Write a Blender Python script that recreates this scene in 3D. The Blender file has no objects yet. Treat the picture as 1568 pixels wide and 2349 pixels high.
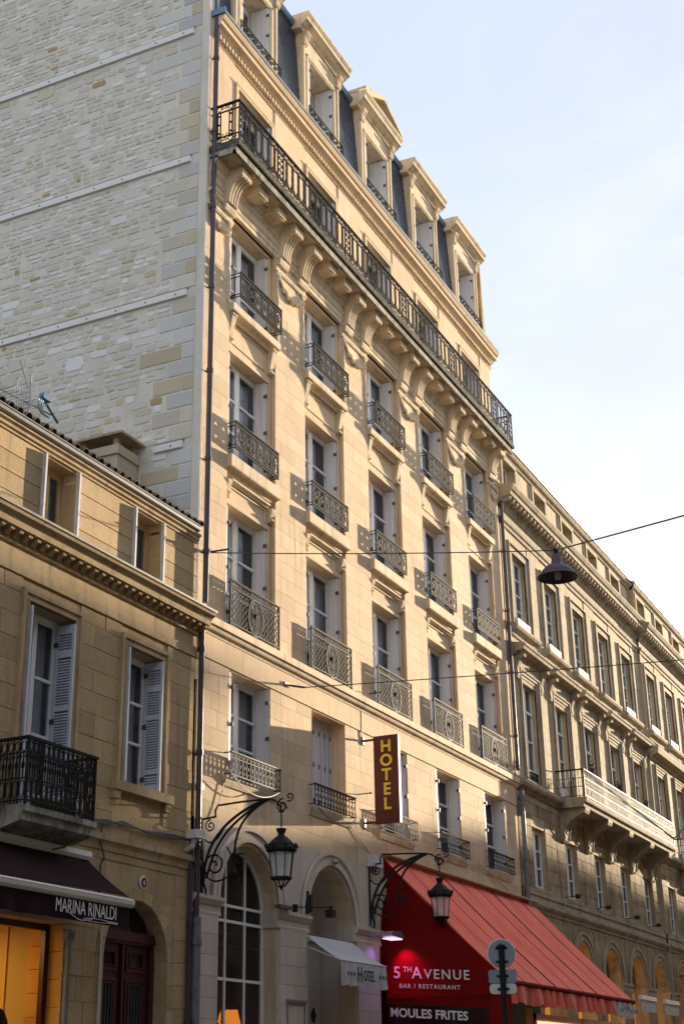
import bpy, bmesh, math, random
from math import sin, cos, pi, radians, sqrt, atan2, asin
from mathutils import Vector, Matrix
random.seed(7)
S = bpy.context.scene
C = S.collection
# ------------------------------------------------------------------ camera
cd = bpy.data.cameras.new("camera"); cam = bpy.data.objects.new("camera", cd); C.objects.link(cam)
YAW, PITCH, ROLL = 1.12910, 0.38493, -0.01794
fw = Vector((sin(YAW)*cos(PITCH), cos(YAW)*cos(PITCH), sin(PITCH)))
r0 = Vector((cos(YAW), -sin(YAW), 0)); u0 = r0.cross(fw)
rr = r0*cos(ROLL) + u0*sin(ROLL); uu = -r0*sin(ROLL) + u0*cos(ROLL)
M = Matrix((rr, uu, -fw)).transposed().to_4x4(); M.translation = Vector((-23.2727, -13.0144, 1.6335))
cam.matrix_world = M
cd.sensor_fit = 'HORIZONTAL'; cd.sensor_width = 24.0; cd.lens = 24.0*3267.96/1568.0
cd.clip_start = 0.1; cd.clip_end = 3000
S.camera = cam
# ------------------------------------------------------------------ light
TO_SUN = Vector((6.0, -1.0, 0.85)).normalized()
SUN_EL = asin(TO_SUN.z); SUN_AZ = atan2(TO_SUN.x, TO_SUN.y)
W = bpy.data.worlds.new("World"); S.world = W; W.use_nodes = True
wn = W.node_tree; wn.nodes.clear()
def nn(t, typ, **kw):
    n = t.nodes.new(typ)
    for k, v in kw.items(): setattr(n, k, v)
    return n
sky = nn(wn, 'ShaderNodeTexSky'); sky.sky_type = 'NISHITA'; sky.sun_disc = False
sky.sun_elevation = SUN_EL; sky.sun_rotation = SUN_AZ; sky.air_density = 1.0; sky.dust_density = 1.0; sky.ozone_density = 1.5
tc = nn(wn, 'ShaderNodeTexCoord'); mp = nn(wn, 'ShaderNodeMapping'); mp.inputs['Scale'].default_value = (1.0, 1.6, 3.2); mp.inputs['Rotation'].default_value = (0.3, 0.2, 0.5)
wn.links.new(tc.outputs['Generated'], mp.inputs['Vector'])
nz = nn(wn, 'ShaderNodeTexNoise'); nz.inputs['Scale'].default_value = 1.7; nz.inputs['Detail'].default_value = 7; nz.inputs['Roughness'].default_value = 0.55; nz.inputs['Distortion'].default_value = 0.5
wn.links.new(mp.outputs[0], nz.inputs['Vector'])
rmp = nn(wn, 'ShaderNodeValToRGB'); rmp.color_ramp.elements[0].position = 0.30; rmp.color_ramp.elements[0].color = (0.80, 0.80, 0.80, 1); rmp.color_ramp.elements[1].position = 0.72; rmp.color_ramp.elements[1].color = (0.97, 0.97, 0.97, 1)
wn.links.new(nz.outputs[0], rmp.inputs[0])
CLOUD = (1.12, 1.20, 1.45, 1)
SKY_STRENGTH = 0.15
mx = nn(wn, 'ShaderNodeMix'); mx.data_type = 'RGBA'
wn.links.new(rmp.outputs[0], mx.inputs[0]); wn.links.new(sky.outputs[0], mx.inputs[6])
n2 = nn(wn, 'ShaderNodeTexNoise'); n2.inputs['Scale'].default_value = 2.6; n2.inputs['Detail'].default_value = 8; n2.inputs['Roughness'].default_value = 0.6; n2.inputs['Distortion'].default_value = 0.9; wn.links.new(mp.outputs[0], n2.inputs['Vector'])
sxyz = nn(wn, 'ShaderNodeSeparateXYZ'); wn.links.new(tc.outputs['Generated'], sxyz.inputs[0])
hz_ = nn(wn, 'ShaderNodeMapRange'); hz_.inputs['From Min'].default_value = 0.62; hz_.inputs['From Max'].default_value = 0.22; wn.links.new(sxyz.outputs[2], hz_.inputs['Value'])
c1 = nn(wn, 'ShaderNodeMapRange'); c1.inputs['From Min'].default_value = 0.42; c1.inputs['From Max'].default_value = 0.68; c1.inputs['To Max'].default_value = 0.75; wn.links.new(n2.outputs[0], c1.inputs['Value'])
mxx = nn(wn, 'ShaderNodeMath', operation='MAXIMUM'); wn.links.new(hz_.outputs[0], mxx.inputs[0]); wn.links.new(c1.outputs[0], mxx.inputs[1])
mc = nn(wn, 'ShaderNodeMix'); mc.data_type = 'RGBA'; mc.inputs[6].default_value = CLOUD; mc.inputs[7].default_value = (1.36, 1.38, 1.48, 1); wn.links.new(mxx.outputs[0], mc.inputs[0]); wn.links.new(mc.outputs[2], mx.inputs[7])
bg = nn(wn, 'ShaderNodeBackground'); bg.inputs[1].default_value = SKY_STRENGTH
ow = nn(wn, 'ShaderNodeOutputWorld'); wn.links.new(mx.outputs[2], bg.inputs[0]); wn.links.new(bg.outputs[0], ow.inputs[0])
sl = bpy.data.lights.new("sun", 'SUN'); sl.energy = 3.9; sl.angle = radians(0.5); sl.color = (1.0, 0.80, 0.56)
so = bpy.data.objects.new("sun", sl); C.objects.link(so); so.rotation_euler = TO_SUN.to_track_quat('Z', 'Y').to_euler(); so.location = (60, -30, 60)
vs = S.view_settings; vs.view_transform = 'Standard'; vs.look = 'None'; vs.gamma = 1.0; vs.use_curve_mapping = False
vs.exposure = 2.15
S.cycles.max_bounces = 8
CAMP = Vector((-23.27, -13.01, 1.63))
# ------------------------------------------------------------------ mesh builder
class MB:
    def __init__(s): s.v = []; s.f = []
    def add(s, vs_, fs):
        n = len(s.v); s.v += [tuple(p) for p in vs_]; s.f += [tuple(i+n for i in f) for f in fs]; return s
    def box(s, x0, x1, y0, y1, z0, z1):
        return s.add([(x0,y0,z0),(x1,y0,z0),(x1,y1,z0),(x0,y1,z0),(x0,y0,z1),(x1,y0,z1),(x1,y1,z1),(x0,y1,z1)],
                     [(0,3,2,1),(4,5,6,7),(0,1,5,4),(1,2,6,5),(2,3,7,6),(3,0,4,7)])
    def face(s, *p): return s.add(p, [tuple(range(len(p)))])
    def ext(s, ax, prof, a, b, caps=True):
        def P(u, v, w):
            return {'x': (w, u, v), 'y': (u, w, v), 'z': (u, v, w)}[ax]
        n = len(prof)
        vs_ = [P(u, v, a) for u, v in prof] + [P(u, v, b) for u, v in prof]
        fs = [(i, (i+1) % n, n+(i+1) % n, n+i) for i in range(n)]
        if caps: fs += [tuple(range(n)), tuple(range(2*n-1, n-1, -1))]
        return s.add(vs_, fs)
    def tube(s, pts, r, n=4, closed=False, taper=1.0):
        pts = [Vector(p) for p in pts]; m = len(pts); vs_ = []; fs = []
        for i, p in enumerate(pts):
            if closed: t = pts[(i+1) % m] - pts[i-1]
            else: t = pts[min(i+1, m-1)] - pts[max(i-1, 0)]
            if t.length < 1e-9: t = Vector((0, 0, 1))
            t.normalize()
            ref = Vector((0, 1, 0)) if abs(t.y) < 0.8 else Vector((0, 0, 1))
            a = t.cross(ref).normalized(); b = t.cross(a)
            k = r*(1 + (taper-1)*i/max(1, m-1))
            for j in range(n):
                an = 2*pi*(j+0.5)/n
                vs_.append(p + a*(k*cos(an)) + b*(k*sin(an)))
        for i in range(m if closed else m-1):
            for j in range(n):
                a0 = i*n + j; a1 = i*n + (j+1) % n; b0 = ((i+1) % m)*n + j; b1 = ((i+1) % m)*n + (j+1) % n
                fs.append((a0, a1, b1, b0))
        if not closed: fs += [tuple(range(n)), tuple(range((m-1)*n+n-1, (m-1)*n-1, -1))]
        return s.add(vs_, fs)
    def lathe(s, prof, c=(0, 0, 0), n=16, ax='z'):
        vs_ = []; fs = []
        for r, h in prof:
            for j in range(n):
                an = 2*pi*j/n; q = (r*cos(an), r*sin(an), h)
                if ax == 'y': q = (q[0], q[2], q[1])
                if ax == 'x': q = (q[2], q[0], q[1])
                vs_.append((c[0]+q[0], c[1]+q[1], c[2]+q[2]))
        m = len(prof)
        for i in range(m-1):
            for j in range(n):
                fs.append((i*n+j, i*n+(j+1) % n, (i+1)*n+(j+1) % n, (i+1)*n+j))
        fs += [tuple(range(n-1, -1, -1)), tuple(range((m-1)*n, m*n))]
        return s.add(vs_, fs)
    def mesh(s, name, mat, smooth=False, org=(0, 0, 0)):
        me = bpy.data.meshes.new(name)
        me.from_pydata([(a-org[0], b-org[1], c-org[2]) for a, b, c in s.v], [], s.f)
        if len(s.f) < 60000:
            bm = bmesh.new(); bm.from_mesh(me); bmesh.ops.recalc_face_normals(bm, faces=bm.faces); bm.to_mesh(me); bm.free()
        if mat: me.materials.append(mat)
        if smooth:
            me.polygons.foreach_set('use_smooth', [True]*len(me.polygons))
            try: me.set_sharp_from_angle(angle=radians(38))
            except Exception: pass
        me.update(); return me
    def build(s, name, mat, parent=None, smooth=False, org=None, **kw):
        if org is None: org = WP[parent.name] if parent else (0, 0, 0)
        return O(name, s.mesh(name, mat, smooth, org), parent, org, **kw)
WP = {}
def O(name, data, parent=None, loc=(0, 0, 0), scale=None, rotz=0.0, label=None, cat=None, group=None, kind=None):
    o = bpy.data.objects.new(name, data); C.objects.link(o)
    loc = Vector(loc); WP[o.name] = loc.copy()
    if parent:
        o.parent = parent; loc = loc - WP[parent.name]
    o.location = loc
    if rotz: o.rotation_euler = (0, 0, rotz)
    if scale: o.scale = scale
    if label: o['label'] = label
    if cat: o['category'] = cat
    if group: o['group'] = group
    if kind: o['kind'] = kind
    return o
def thing(name, loc, label, cat, group=None): return O(name, None, None, loc, label=label, cat=cat, group=group)
def dup(o, loc=None, parent=None, label=None, rotz=None):
    c = o.copy(); C.objects.link(c)
    if parent is not None: c.parent = parent
    if loc is not None:
        WP[c.name] = Vector(loc); c.location = Vector(loc) - (WP[parent.name] if parent else Vector((0, 0, 0)))
    if label: c['label'] = label
    if rotz is not None: c.rotation_euler = (0, 0, rotz)
    for ch in o.children:
        k = ch.copy(); C.objects.link(k); k.parent = c
        for g in ch.children:
            h = g.copy(); C.objects.link(h); h.parent = k
    return c
# ------------------------------------------------------------------ materials
def mat(name, col, rough=0.8, metal=0.0, spec=0.5, noise=None, bump=0.0, bscale=30.0, emit=None, estr=1.0, alpha=1.0, rnd=0.0, stain=None, sheen=0.0, huevar=None):
    m = bpy.data.materials.new(name); m.use_nodes = True; t = m.node_tree; b = t.nodes['Principled BSDF']
    L = t.links.new
    b.inputs['Roughness'].default_value = rough; b.inputs['Metallic'].default_value = metal; b.inputs['Specular IOR Level'].default_value = spec
    if sheen: b.inputs['Sheen Weight'].default_value = sheen
    geo = nn(t, 'ShaderNodeNewGeometry')
    base = nn(t, 'ShaderNodeRGB'); base.outputs[0].default_value = (*col, 1); cur = base.outputs[0]
    def mixc(fac, c2, mode='MIX'):
        nonlocal cur
        mm = nn(t, 'ShaderNodeMix'); mm.data_type = 'RGBA'; mm.blend_type = mode
        if isinstance(fac, float): mm.inputs[0].default_value = fac
        else: L(fac, mm.inputs[0])
        L(cur, mm.inputs[6])
        if isinstance(c2, tuple): mm.inputs[7].default_value = (*c2, 1)
        else: L(c2, mm.inputs[7])
        cur = mm.outputs[2]
    def noi(scale, detail=5, rough_=0.6, stretch=(1, 1, 1), lo=0.35, hi=0.65):
        mp_ = nn(t, 'ShaderNodeMapping'); mp_.inputs['Scale'].default_value = stretch; L(geo.outputs['Position'], mp_.inputs['Vector'])
        n_ = nn(t, 'ShaderNodeTexNoise'); n_.inputs['Scale'].default_value = scale; n_.inputs['Detail'].default_value = detail; n_.inputs['Roughness'].default_value = rough_
        L(mp_.outputs[0], n_.inputs['Vector'])
        mr = nn(t, 'ShaderNodeMapRange'); mr.inputs['From Min'].default_value = lo; mr.inputs['From Max'].default_value = hi
        L(n_.outputs[0], mr.inputs['Value']); return mr.outputs[0]
    if noise:
        for (c2, sc, amt, lo, hi, st) in noise:
            f = noi(sc, lo=lo, hi=hi, stretch=st)
            mu = nn(t, 'ShaderNodeMath', operation='MULTIPLY'); L(f, mu.inputs[0]); mu.inputs[1].default_value = amt
            mixc(mu.outputs[0], c2)
    if rnd or huevar:
        oi = nn(t, 'ShaderNodeObjectInfo'); ad = nn(t, 'ShaderNodeMath', operation='ADD'); L(oi.outputs['Random'], ad.inputs[0]); L(geo.outputs['Random Per Island'], ad.inputs[1])
        fr = nn(t, 'ShaderNodeMath', operation='FRACT'); L(ad.outputs[0], fr.inputs[0])
        wnz = nn(t, 'ShaderNodeTexWhiteNoise'); wnz.noise_dimensions = '1D'
        m7 = nn(t, 'ShaderNodeMath', operation='MULTIPLY'); L(fr.outputs[0], m7.inputs[0]); m7.inputs[1].default_value = 733.3; L(m7.outputs[0], wnz.inputs['W'])
        if huevar:
            rp = nn(t, 'ShaderNodeValToRGB'); e = rp.color_ramp.elements; rp.color_ramp.interpolation = 'CONSTANT'
            while len(e) < len(huevar): e.new(0.5)
            for i, (pos, cc) in enumerate(huevar): e[i].position = pos; e[i].color = (*cc, 1)
            L(fr.outputs[0], rp.inputs[0]); mixc(0.8, rp.outputs[0])
        mr = nn(t, 'ShaderNodeMapRange'); mr.inputs['To Min'].default_value = 1-rnd; mr.inputs['To Max'].default_value = 1+rnd; L(wnz.outputs['Value'], mr.inputs['Value'])
        hs = nn(t, 'ShaderNodeHueSaturation'); L(mr.outputs[0], hs.inputs['Value']); L(cur, hs.inputs['Color']); cur = hs.outputs[0]
    L(cur, b.inputs['Base Color'])
    if bump:
        nb = nn(t, 'ShaderNodeTexNoise'); nb.inputs['Scale'].default_value = bscale; nb.inputs['Detail'].default_value = 6; nb.inputs['Roughness'].default_value = 0.65; L(geo.outputs['Position'], nb.inputs['Vector'])
        bp = nn(t, 'ShaderNodeBump'); bp.inputs['Strength'].default_value = bump; bp.inputs['Distance'].default_value = 0.02; L(nb.outputs[0], bp.inputs['Height']); L(bp.outputs[0], b.inputs['Normal'])
    if emit:
        b.inputs['Emission Color'].default_value = (*emit, 1); b.inputs['Emission Strength'].default_value = estr
    if alpha < 1:
        tr = nn(t, 'ShaderNodeBsdfTransparent'); ms = nn(t, 'ShaderNodeMixShader'); ms.inputs[0].default_value = alpha
        out = t.nodes['Material Output']; L(tr.outputs[0], ms.inputs[1]); L(b.outputs[0], ms.inputs[2]); L(ms.outputs[0], out.inputs[0])
    return m
U = (1, 1, 1); V = (2.2, 2.2, 0.22)
m_cream = mat('limestone_cream', (.69, .52, .345), .9, noise=[((.50, .34, .18), 1.1, .55, .40, .75, U), ((.62, .52, .36), .45, .5, .35, .7, U), ((.28, .24, .19), 2.0, .6, .53, .76, V), ((.45, .32, .18), 22, .30, .5, .75, U)], bump=.3, bscale=40, rnd=.11)
m_trim = mat('limestone_trim', (.69, .58, .42), .88, noise=[((.50, .38, .22), 1.5, .5, .4, .7, U), ((.24, .21, .17), 2.2, .7, .50, .72, V), ((.45, .34, .2), 25, .3, .5, .75, U)], bump=.2, bscale=50, rnd=.03)
m_strip = mat('dark_brown_strip', (.30, .22, .14), .95, bump=.3)
m_weath = mat('weathered_stone', (.40, .38, .32), .92, noise=[((.10, .10, .08), 2.6, .75, .42, .62, (1, 1, .5)), ((.055, .055, .05), 5, .7, .48, .66, (2, 2, .5)), ((.25, .26, .14), 1.2, .4, .5, .7, U)], bump=.4, bscale=30)
m_grey = mat('pier_limestone', (.58, .50, .43), .9, noise=[((.50, .42, .34), 1.4, .5, .4, .7, U), ((.55, .50, .44), 5, .4, .45, .7, U), ((.28, .24, .19), 2.0, .35, .55, .78, V)], bump=.25, bscale=45, rnd=.07)
m_party = mat('render_pale', (.72, .67, .58), .95, noise=[((.54, .49, .40), 1.3, .6, .4, .7, U), ((.38, .35, .29), 1.6, .45, .52, .76, V), ((.72, .69, .64), 7, .4, .45, .7, U)], bump=.6, bscale=22)
m_rub = mat('rubble_stone', (.50, .48, .41), .93, noise=[((.52, .48, .38), 3, .35, .45, .7, U), ((.36, .35, .30), 12, .3, .55, .75, U)], bump=.45, bscale=30, rnd=.05,
            huevar=[(0, (.66, .62, .54)), (.28, (.82, .82, .80)), (.46, (.62, .58, .49)), (.62, (.62, .56, .42)), (.72, (.70, .68, .63)), (.95, (.58, .50, .32)), (.985, (.44, .28, .09))])
m_quoin = mat('quoin_stone', (.42, .42, .40), .93, noise=[((.30, .30, .30), 4, .5, .45, .7, U), ((.20, .20, .20), 12, .35, .55, .75, U)], bump=.4, bscale=30, rnd=.12,
            huevar=[(0, (.60, .59, .55)), (.4, (.50, .51, .52)), (.58, (.64, .58, .46)), (.75, (.60, .51, .33)), (.88, (.68, .67, .63))])
m_conc = mat('concrete_ledge', (.86, .86, .83), .9, noise=[((.62, .60, .54), 3, .5, .5, .75, (3, .6, 3))], bump=.3)
m_old = mat('ochre_limestone', (.47, .34, .18), .93, noise=[((.33, .22, .10), 1.6, .6, .4, .68, U), ((.47, .39, .27), 3.2, .6, .45, .7, U), ((.15, .11, .07), 2.2, .5, .54, .76, V), ((.24, .16, .08), 16, .5, .5, .72, U)], bump=.5, bscale=28, rnd=.12)
m_oldtrim = mat('ochre_trim', (.47, .355, .21), .93, noise=[((.29, .19, .09), 1.6, .6, .42, .68, U), ((.10, .08, .06), 2.6, .6, .52, .74, V)], bump=.4, bscale=30)
m_right = mat('aged_limestone', (.49, .40, .265), .93, noise=[((.37, .28, .165), 1.4, .6, .4, .68, U), ((.13, .11, .085), 1.6, .8, .48, .7, V), ((.54, .46, .32), 4, .4, .45, .7, U)], bump=.45, bscale=22, rnd=.10)
m_lowdark = mat('dark_brown_limestone', (.40, .30, .175), .95, noise=[((.25, .17, .09), 1.3, .7, .4, .66, U), ((.09, .075, .055), 1.5, .85, .46, .66, V), ((.48, .40, .28), 5, .45, .5, .7, U)], bump=.7, bscale=16, rnd=.16)  # darker, browner stone for the lower storeys of the right-hand buildings
m_righttrim = mat('aged_trim', (.40, .335, .235), .93, noise=[((.15, .125, .10), 2.2, .75, .44, .68, (1.5, 1.5, .4)), ((.48, .40, .27), 4, .4, .45, .7, U)], bump=.35, bscale=26)
m_iron = mat('black_iron', (.016, .016, .018), .6, .0, spec=.12, noise=[((.04, .038, .036), 30, .6, .45, .7, U)])
m_ironw = mat('worn_grey_iron', (.022, .023, .026), .7, .0, spec=.12, noise=[((.085, .085, .08), 16, .6, .54, .68, U)])
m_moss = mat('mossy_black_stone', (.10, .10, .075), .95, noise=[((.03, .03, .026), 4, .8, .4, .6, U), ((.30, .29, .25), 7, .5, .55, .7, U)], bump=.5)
m_white = mat('white_paint', (.78, .79, .80), .45, noise=[((.64, .63, .62), 3, .4, .5, .75, U)])
m_shut = mat('shutter_grey_paint', (.60, .61, .65), .5, noise=[((.42, .42, .43), 4, .5, .45, .7, V)])
m_shutb = mat('shutter_blue_grey_paint', (.60, .65, .75), .5, noise=[((.38, .40, .44), 4, .5, .45, .7, V)])
m_glass = mat('window_glass', (.08, .10, .125), .03, spec=1.0, alpha=.45)
m_glassd = mat('dark_glass', (.012, .014, .016), .04, spec=.5, alpha=.7)
m_lglass = mat('lantern_glass', (.85, .88, .86), .15, spec=.6, alpha=.38)
m_curt = mat('sheer_curtain', (.82, .85, .9), .95)
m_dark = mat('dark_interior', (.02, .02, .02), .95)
m_slate = mat('blue_slate', (.045, .060, .090), .42, noise=[((.03, .035, .05), 9, .6, .4, .7, U)], rnd=.35, bump=.2)
m_zinc = mat('blue_zinc', (.13, .22, .31), .4, .4, noise=[((.08, .12, .17), 5, .6, .4, .7, U)])
m_zincg = mat('grey_zinc', (.30, .32, .34), .4, .5, noise=[((.2, .2, .2), 6, .6, .4, .7, U)])
m_tile = mat('clay_roof_tile', (.12, .085, .06), .9, noise=[((.035, .03, .028), 5, .8, .4, .65, U), ((.2, .12, .07), 11, .4, .5, .7, U)], rnd=.3, bump=.5)
m_pipe = mat('brown_painted_pipe', (.045, .033, .045), .4, noise=[((.08, .06, .07), 5, .5, .45, .7, U)])
m_pipeg = mat('grey_cast_iron', (.17, .18, .20), .6, noise=[((.06, .05, .045), 6, .7, .5, .66, (2, 2, .7))])
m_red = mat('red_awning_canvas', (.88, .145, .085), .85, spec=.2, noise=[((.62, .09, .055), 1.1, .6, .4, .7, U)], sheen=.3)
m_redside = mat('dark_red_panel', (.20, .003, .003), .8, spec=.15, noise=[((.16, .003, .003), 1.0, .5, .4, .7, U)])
m_redframe = mat('red_gloss_frame', (.50, .012, .010), .3)
m_txtw = mat('white_lettering', (.80, .80, .80), .5)
m_gold = mat('yellow_lettering', (.95, .68, .06), .4)
m_maroon = mat('maroon_sign_enamel', (.10, .008, .006), .35)
m_brown = mat('aubergine_canvas', (.024, .010, .013), .9, spec=.1, noise=[((.028, .014, .016), 1.5, .5, .4, .7, U)])
m_barw = mat('ribbed_white_metal', (.72, .70, .66), .4)
m_canvas = mat('off_white_canvas', (.52, .52, .54), .85, noise=[((.36, .36, .38), 2, .5, .45, .7, U)])
m_door = mat('burgundy_door_paint', (.055, .010, .018), .3)
m_wood = mat('grey_painted_wood', (.50, .46, .40), .6, noise=[((.36, .33, .28), 3, .6, .4, .7, V)])
m_dgrey = mat('dark_grey_metal', (.06, .065, .07), .5)
m_plastic = mat('white_plastic', (.62, .62, .60), .5)
m_signback = mat('galvanised_sign_back', (.24, .29, .34), .45, .6, noise=[((.18, .21, .25), 3, .5, .4, .7, U)])
m_cable = mat('black_cable', (.06, .06, .06), .6)
m_rust = mat('rusty_lamp_enamel', (.05, .055, .07), .45, .3, noise=[((.10, .04, .025), 7, .8, .48, .62, U)])
m_asph = mat('asphalt', (.05, .05, .05), .9, noise=[((.035, .035, .035), 2, .5, .4, .7, U)], bump=.4)
m_pave = mat('paving_stone', (.28, .26, .23), .9, noise=[((.2, .18, .16), 2, .5, .4, .7, U)], rnd=.1, bump=.3)
m_orange = mat('shop_orange_wall', (.62, .33, .06), .8, noise=[((.50, .24, .03), 1, .5, .4, .7, U)])
m_golden = mat('shop_golden_wall', (.50, .34, .10), .8, noise=[((.38, .24, .05), .8, .5, .4, .7, U)])
m_lamp = mat('shop_lamp_panel', (.9, .6, .3), .5, emit=(1.0, .62, .22), estr=2.0)
m_orglow = mat('orange_lampshade', (.8, .3, .06), .7, emit=(1.0, .27, .03), estr=.5)
m_warmw = mat('warm_lit_panel', (.7, .55, .3), .7, emit=(1.0, .72, .35), estr=.25)
m_purple = mat('skin_plaster', (.62, .50, .38), .5)
m_black = mat('black_fabric', (.012, .012, .014), .8)
m_leaf = mat('green_leaf', (.05, .10, .025), .6, rnd=.3)
m_yel = mat('yellow_flower', (.75, .62, .05), .6)
m_archglow = mat('lit_arch_interior', (.62, .33, .06), .7, noise=[((.3, .14, .02), 1.2, .7, .4, .65, U)], emit=(1.0, .38, .04), estr=.10)
m_poster = mat('dusk_poster_print', (.30, .22, .30), .5, noise=[((.50, .26, .20), 2.0, .8, .45, .55, (.3, .3, 3)), ((.06, .07, .12), 3.0, .8, .5, .6, (.4, .4, 2))])
m_opp = mat('opposite_limestone', (.42, .34, .24), .9, noise=[((.3, .24, .17), .4, .5, .4, .7, U)])
m_awnw = mat('white_awning_canvas', (.62, .60, .56), .8)
# ------------------------------------------------------------------ facade helpers
def wall(mb, x0, x1, z0, z1, y, holes, depth=0.4):
    xs = sorted({x0, x1, *[h[0] for h in holes], *[h[1] for h in holes]}); xs = [x for x in xs if x0 <= x <= x1]
    tops = [(h[3] + ((h[1]-h[0])/2 if len(h) > 4 and h[4] else 0)) for h in holes]
    zs = sorted({z0, z1, *[h[2] for h in holes], *tops}); zs = [z for z in zs if z0 <= z <= z1]
    for i in range(len(xs)-1):
        for j in range(len(zs)-1):
            cx, cz = (xs[i]+xs[i+1])/2, (zs[j]+zs[j+1])/2
            if any(h[0] < cx < h[1] and h[2] < cz < t for h, t in zip(holes, tops)): continue
            mb.face((xs[i], y, zs[j]), (xs[i+1], y, zs[j]), (xs[i+1], y, zs[j+1]), (xs[i], y, zs[j+1]))
    for h in holes:
        a, b, c, d = h[:4]; d0 = depth if len(h) < 6 else h[5]
        mb.face((a, y, c), (a, y+d0, c), (a, y+d0, d), (a, y, d)); mb.face((b, y, c), (b, y+d0, c), (b, y+d0, d), (b, y, d))
        mb.face((a, y, c), (b, y, c), (b, y+d0, c), (a, y+d0, c))
        if len(h) > 4 and h[4]:
            r = (b-a)/2; cx = (a+b)/2; N = 18; arc = [(cx-r*cos(pi*k/N), d+r*sin(pi*k/N)) for k in range(N+1)]
            for k in range(N):
                (xa, za), (xb, zb) = arc[k], arc[k+1]
                mb.face((xa, y, za), (xb, y, zb), (xb, y, d+r), (xa, y, d+r)); mb.face((xa, y, za), (xb, y, zb), (xb, y+d0, zb), (xa, y+d0, za))
        else: mb.face((a, y, d), (b, y, d), (b, y+d0, d), (a, y+d0, d))
def blocks(regions, holes, course, width, gap=.008, zbase=0.0):
    out = []
    for (x0, x1, z0, z1) in regions:
        n0 = math.floor((z0-zbase)/course)
        k = n0
        while zbase + k*course < z1 - 1e-6:
            a, b = max(z0, zbase+k*course), min(z1, zbase+(k+1)*course)
            if b-a > .04:
                iv = [(x0, x1)]
                for h in holes:
                    if h[2] < b-.01 and h[3] > a+.01:
                        nv = []
                        for p, q in iv:
                            if h[0] > p: nv.append((p, min(q, h[0])))
                            if h[1] < q: nv.append((max(p, h[1]), q))
                        iv = [(p, q) for p, q in nv if q-p > .04]
                rs = random.Random(k*131+int(x0*17)); off = (k % 2)*.5
                for p, q in iv:
                    L_ = q-p; n = max(1, round(L_/width))
                    cuts = [p]
                    if n == 1: cuts += [q]
                    else:
                        st = L_/n
                        for i in range(1, n): cuts.append(p+st*(i + (.28 if k % 2 else -.22)*(1 if n > 1 else 0)) + rs.uniform(-.06, .06))
                        cuts.append(q)
                    for i in range(len(cuts)-1):
                        out.append((cuts[i]+gap/2, cuts[i+1]-gap/2, a+gap/2, b-gap/2))
            k += 1
    return out
UNIT = {}
def unit(m):
    if m.name not in UNIT:
        mb = MB(); mb.box(-.5, .5, -.5, .5, -.5, .5); UNIT[m.name] = mb.mesh('stone_block', m)
    return UNIT[m.name]
def lay(bl, parent, m, y=0.0, thick=.05, limit=290, name='stone_block', jitter=.002):
    def size(b):
        c = Vector(((b[0]+b[1])/2, y, (b[2]+b[3])/2)); d = (c-CAMP); return (b[1]-b[0])*(b[3]-b[2])*abs(d.y)/d.length**3
    bl = sorted(bl, key=size, reverse=True); rs = random.Random(len(bl))
    for b in bl[:limit]:
        O(name, unit(m), parent, ((b[0]+b[1])/2, y+thick/2+rs.uniform(-jitter, jitter), (b[2]+b[3])/2), scale=(b[1]-b[0], thick, b[3]-b[2]))
    if len(bl) > limit:
        mb = MB()
        for b in bl[limit:]:
            j = rs.uniform(-jitter, jitter); mb.box(b[0], b[1], y+j, y+thick, b[2], b[3])
        mb.build('distant_'+name+'s', m, parent, kind='stuff')
def archivolt(mb, cx, zs_, r0_, r1_, y0, y1, N=20, a0=0.0, a1=pi):
    for k in range(N):
        t0, t1 = a0+(a1-a0)*k/N, a0+(a1-a0)*(k+1)/N
        p = [(cx-r*cos(t), zs_+r*sin(t)) for r, t in ((r0_, t0), (r1_, t0), (r1_, t1), (r0_, t1))]
        mb.face(*[(x, y0, z) for x, z in p]); mb.face((p[0][0], y0, p[0][1]), (p[3][0], y0, p[3][1]), (p[3][0], y1, p[3][1]), (p[0][0], y1, p[0][1]))
        mb.face((p[1][0], y0, p[1][1]), (p[2][0], y0, p[2][1]), (p[2][0], y1, p[2][1]), (p[1][0], y1, p[1][1]))
def voussoirs(parent, cx, zs_, r0_, r1_, y0, y1, m, n=11, gap=.012):
    for k in range(n):
        t0, t1 = pi*k/n+gap/2, pi*(k+1)/n-gap/2; mb = MB(); pr = []
        for q in range(4): t = t0+(t1-t0)*q/3; pr.append((cx-r0_*cos(t), zs_+r0_*sin(t)))
        for q in range(3, -1, -1): t = t0+(t1-t0)*q/3; pr.append((cx-r1_*cos(t), zs_+r1_*sin(t)))
        mb.ext('y', pr, y0, y1); mb.build('voussoir', m, parent)
def frame(mb, x0, x1, z0, z1, w, y0, y1, bottom=False):
    mb.box(x0-w, x0, y0, y1, z0-(w if bottom else 0), z1+w); mb.box(x1, x1+w, y0, y1, z0-(w if bottom else 0), z1+w); mb.box(x0, x1, y0, y1, z1, z1+w)
    if bottom: mb.box(x0, x1, y0, y1, z0-w, z0)
CURT = {}
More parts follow.
